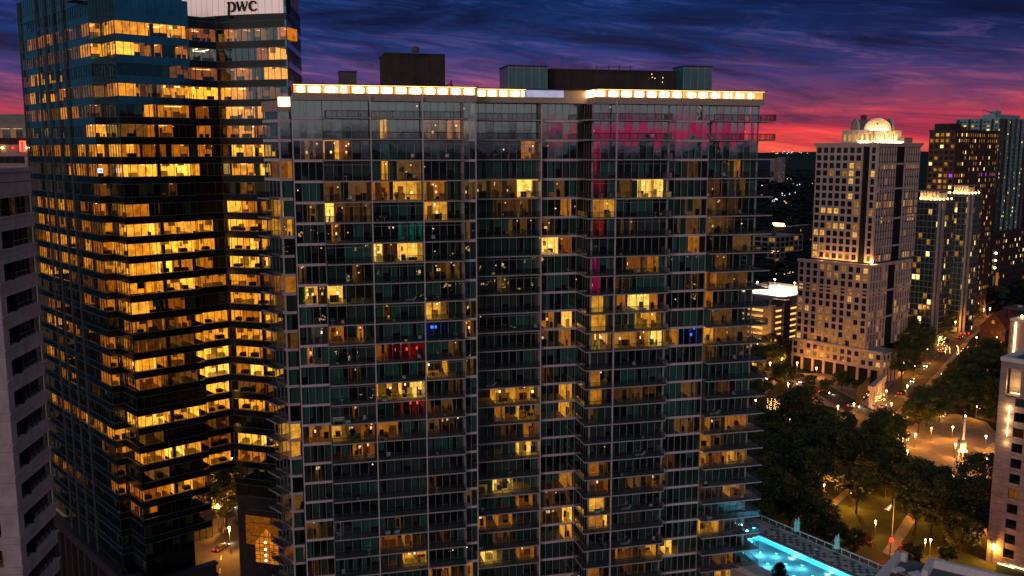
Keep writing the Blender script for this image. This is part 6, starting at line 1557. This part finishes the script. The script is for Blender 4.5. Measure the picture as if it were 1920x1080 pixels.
car(1445, 712, 3.4, 'car_dark', 'dark car on the cross road below the parking garage')
car(1424, 668, 2.2, 'car_silver', 'silver car on the street beside the parking garage')
car(1690, 738, .85, 'car_dark', 'dark car on the avenue beside the colonnade')
car(1655, 764, .85, 'car_silver', 'silver car on the avenue below the colonnade')
car(1765, 660, .95, 'car_silver', 'silver car halfway up the avenue')
car(1842, 590, .95, 'car_dark', 'dark car at the far bend of the avenue')
car(1545, 738, -.5, 'car_dark', 'dark car on the cross road before the stone tower')
car(1600, 764, -.5, 'car_silver', 'silver car nearest the avenue on the cross road')
car(415, 1030, 1.2, 'car_dark', 'dark car on the side street between the glass towers, nearer one')
car(428, 960, 1.2, 'car_silver', 'silver car on the side street between the glass towers, farther one')
# string lights wound round trunks and shrubs
for k, (px, py, n, w, h, lab) in enumerate(((1450, 765, 46, 2.6, 5, 'golden string lights in the low tree beside the glass tower, upper patch'), (1440, 797, 60, 2.4, 7, 'golden string lights in the low tree beside the glass tower, lower patch'), (1430, 850, 40, 2.0, 5, 'golden string lights below the two patches beside the glass tower'), (1806, 945, 90, .9, 9, 'string lights spiralling up the trunk beside the tan stone building'),
        (1722, 925, 60, 2.2, 4, 'golden string lights at the end of the red lit path'), (1783, 920, 30, .5, 6, 'string lights on the thin trunk near the plaza'), (1690, 820, 60, 3, 4, 'golden string lights under the trees left of the plaza'), (1640, 745, 50, 4.5, 3, 'golden string lights in front of the colonnade'), (1712, 650, 60, 4, 6, 'golden string lights beside the avenue, lower patch'), (1755, 640, 60, 5, 5, 'golden string lights beside the avenue, middle patch'),
        (1815, 585, 60, 5, 6, 'golden string lights beside the avenue, far patch'), (1760, 775, 40, 3, 4, 'golden string lights behind the plaza lawn'), (1790, 655, 50, 9, 3, 'line of golden string lights along the avenue kerb'))):
    p = W(px, py + 8, 0); R = random.Random(k); m = MB()
    for q in range(n):
        a = q * .9; z = .5 + h * q / n; r = w * (R.uniform(.4, 1) if w > 1 else 1); x, y = p[0] + r * cos(a), p[1] + r * sin(a); s = .072 * p[1] / 260; m.box(x - s, y - s, z - s, x + s, y + s, z + s, 'fairy')
        if q: m.tube(last, (x, y, z), .012, .012, 'dark_metal', 3)
        last = (x, y, z)
    tag(m.build('string_lights', at=p), lab, 'string lights', 'string lights'); 
    pl((p[0], p[1] - w - .5, h * .7), 140 + 40 * w, (1, .52, .12), bpy.data.objects[-1] if False else None, 'string_glow', .5)

# a lit tower behind the viewer, which the right hand glass mirrors
def mirrored_tower():
    R = random.Random(6); p = (262, -112); t = thing('mirrored_tower', 'dark tower dotted with lamps behind the viewer, mirrored in the right bays', 'tower', (p[0], p[1], 0))
    F = Frame(p[0] + 8, p[1] + 8, -.65, -.75) if False else Frame(p[0] + 6.5, p[1] - 5.5, -.76, .65); F.nx, F.ny = -.65, .76; w, l = MB(), MB()
    w.fbox(F, 0, 17, -16, 0, 0, 175, 'core_dark'); w.build('wall', t)
    for z in range(20, 170, 3):
        for q in range(6):
            if R.random() < .34: u = .6 + q * 2.7 + R.uniform(0, 1.2); l.fbox(F, u, u + R.uniform(.3, 1.3), .01, .1, z, z + R.uniform(.5, 2.0), R.choice(['lit_wall_w', 'lit_wall_b', 'lit_wall_o', 'lamp_w']))
    l.build('window', t)
mirrored_tower()
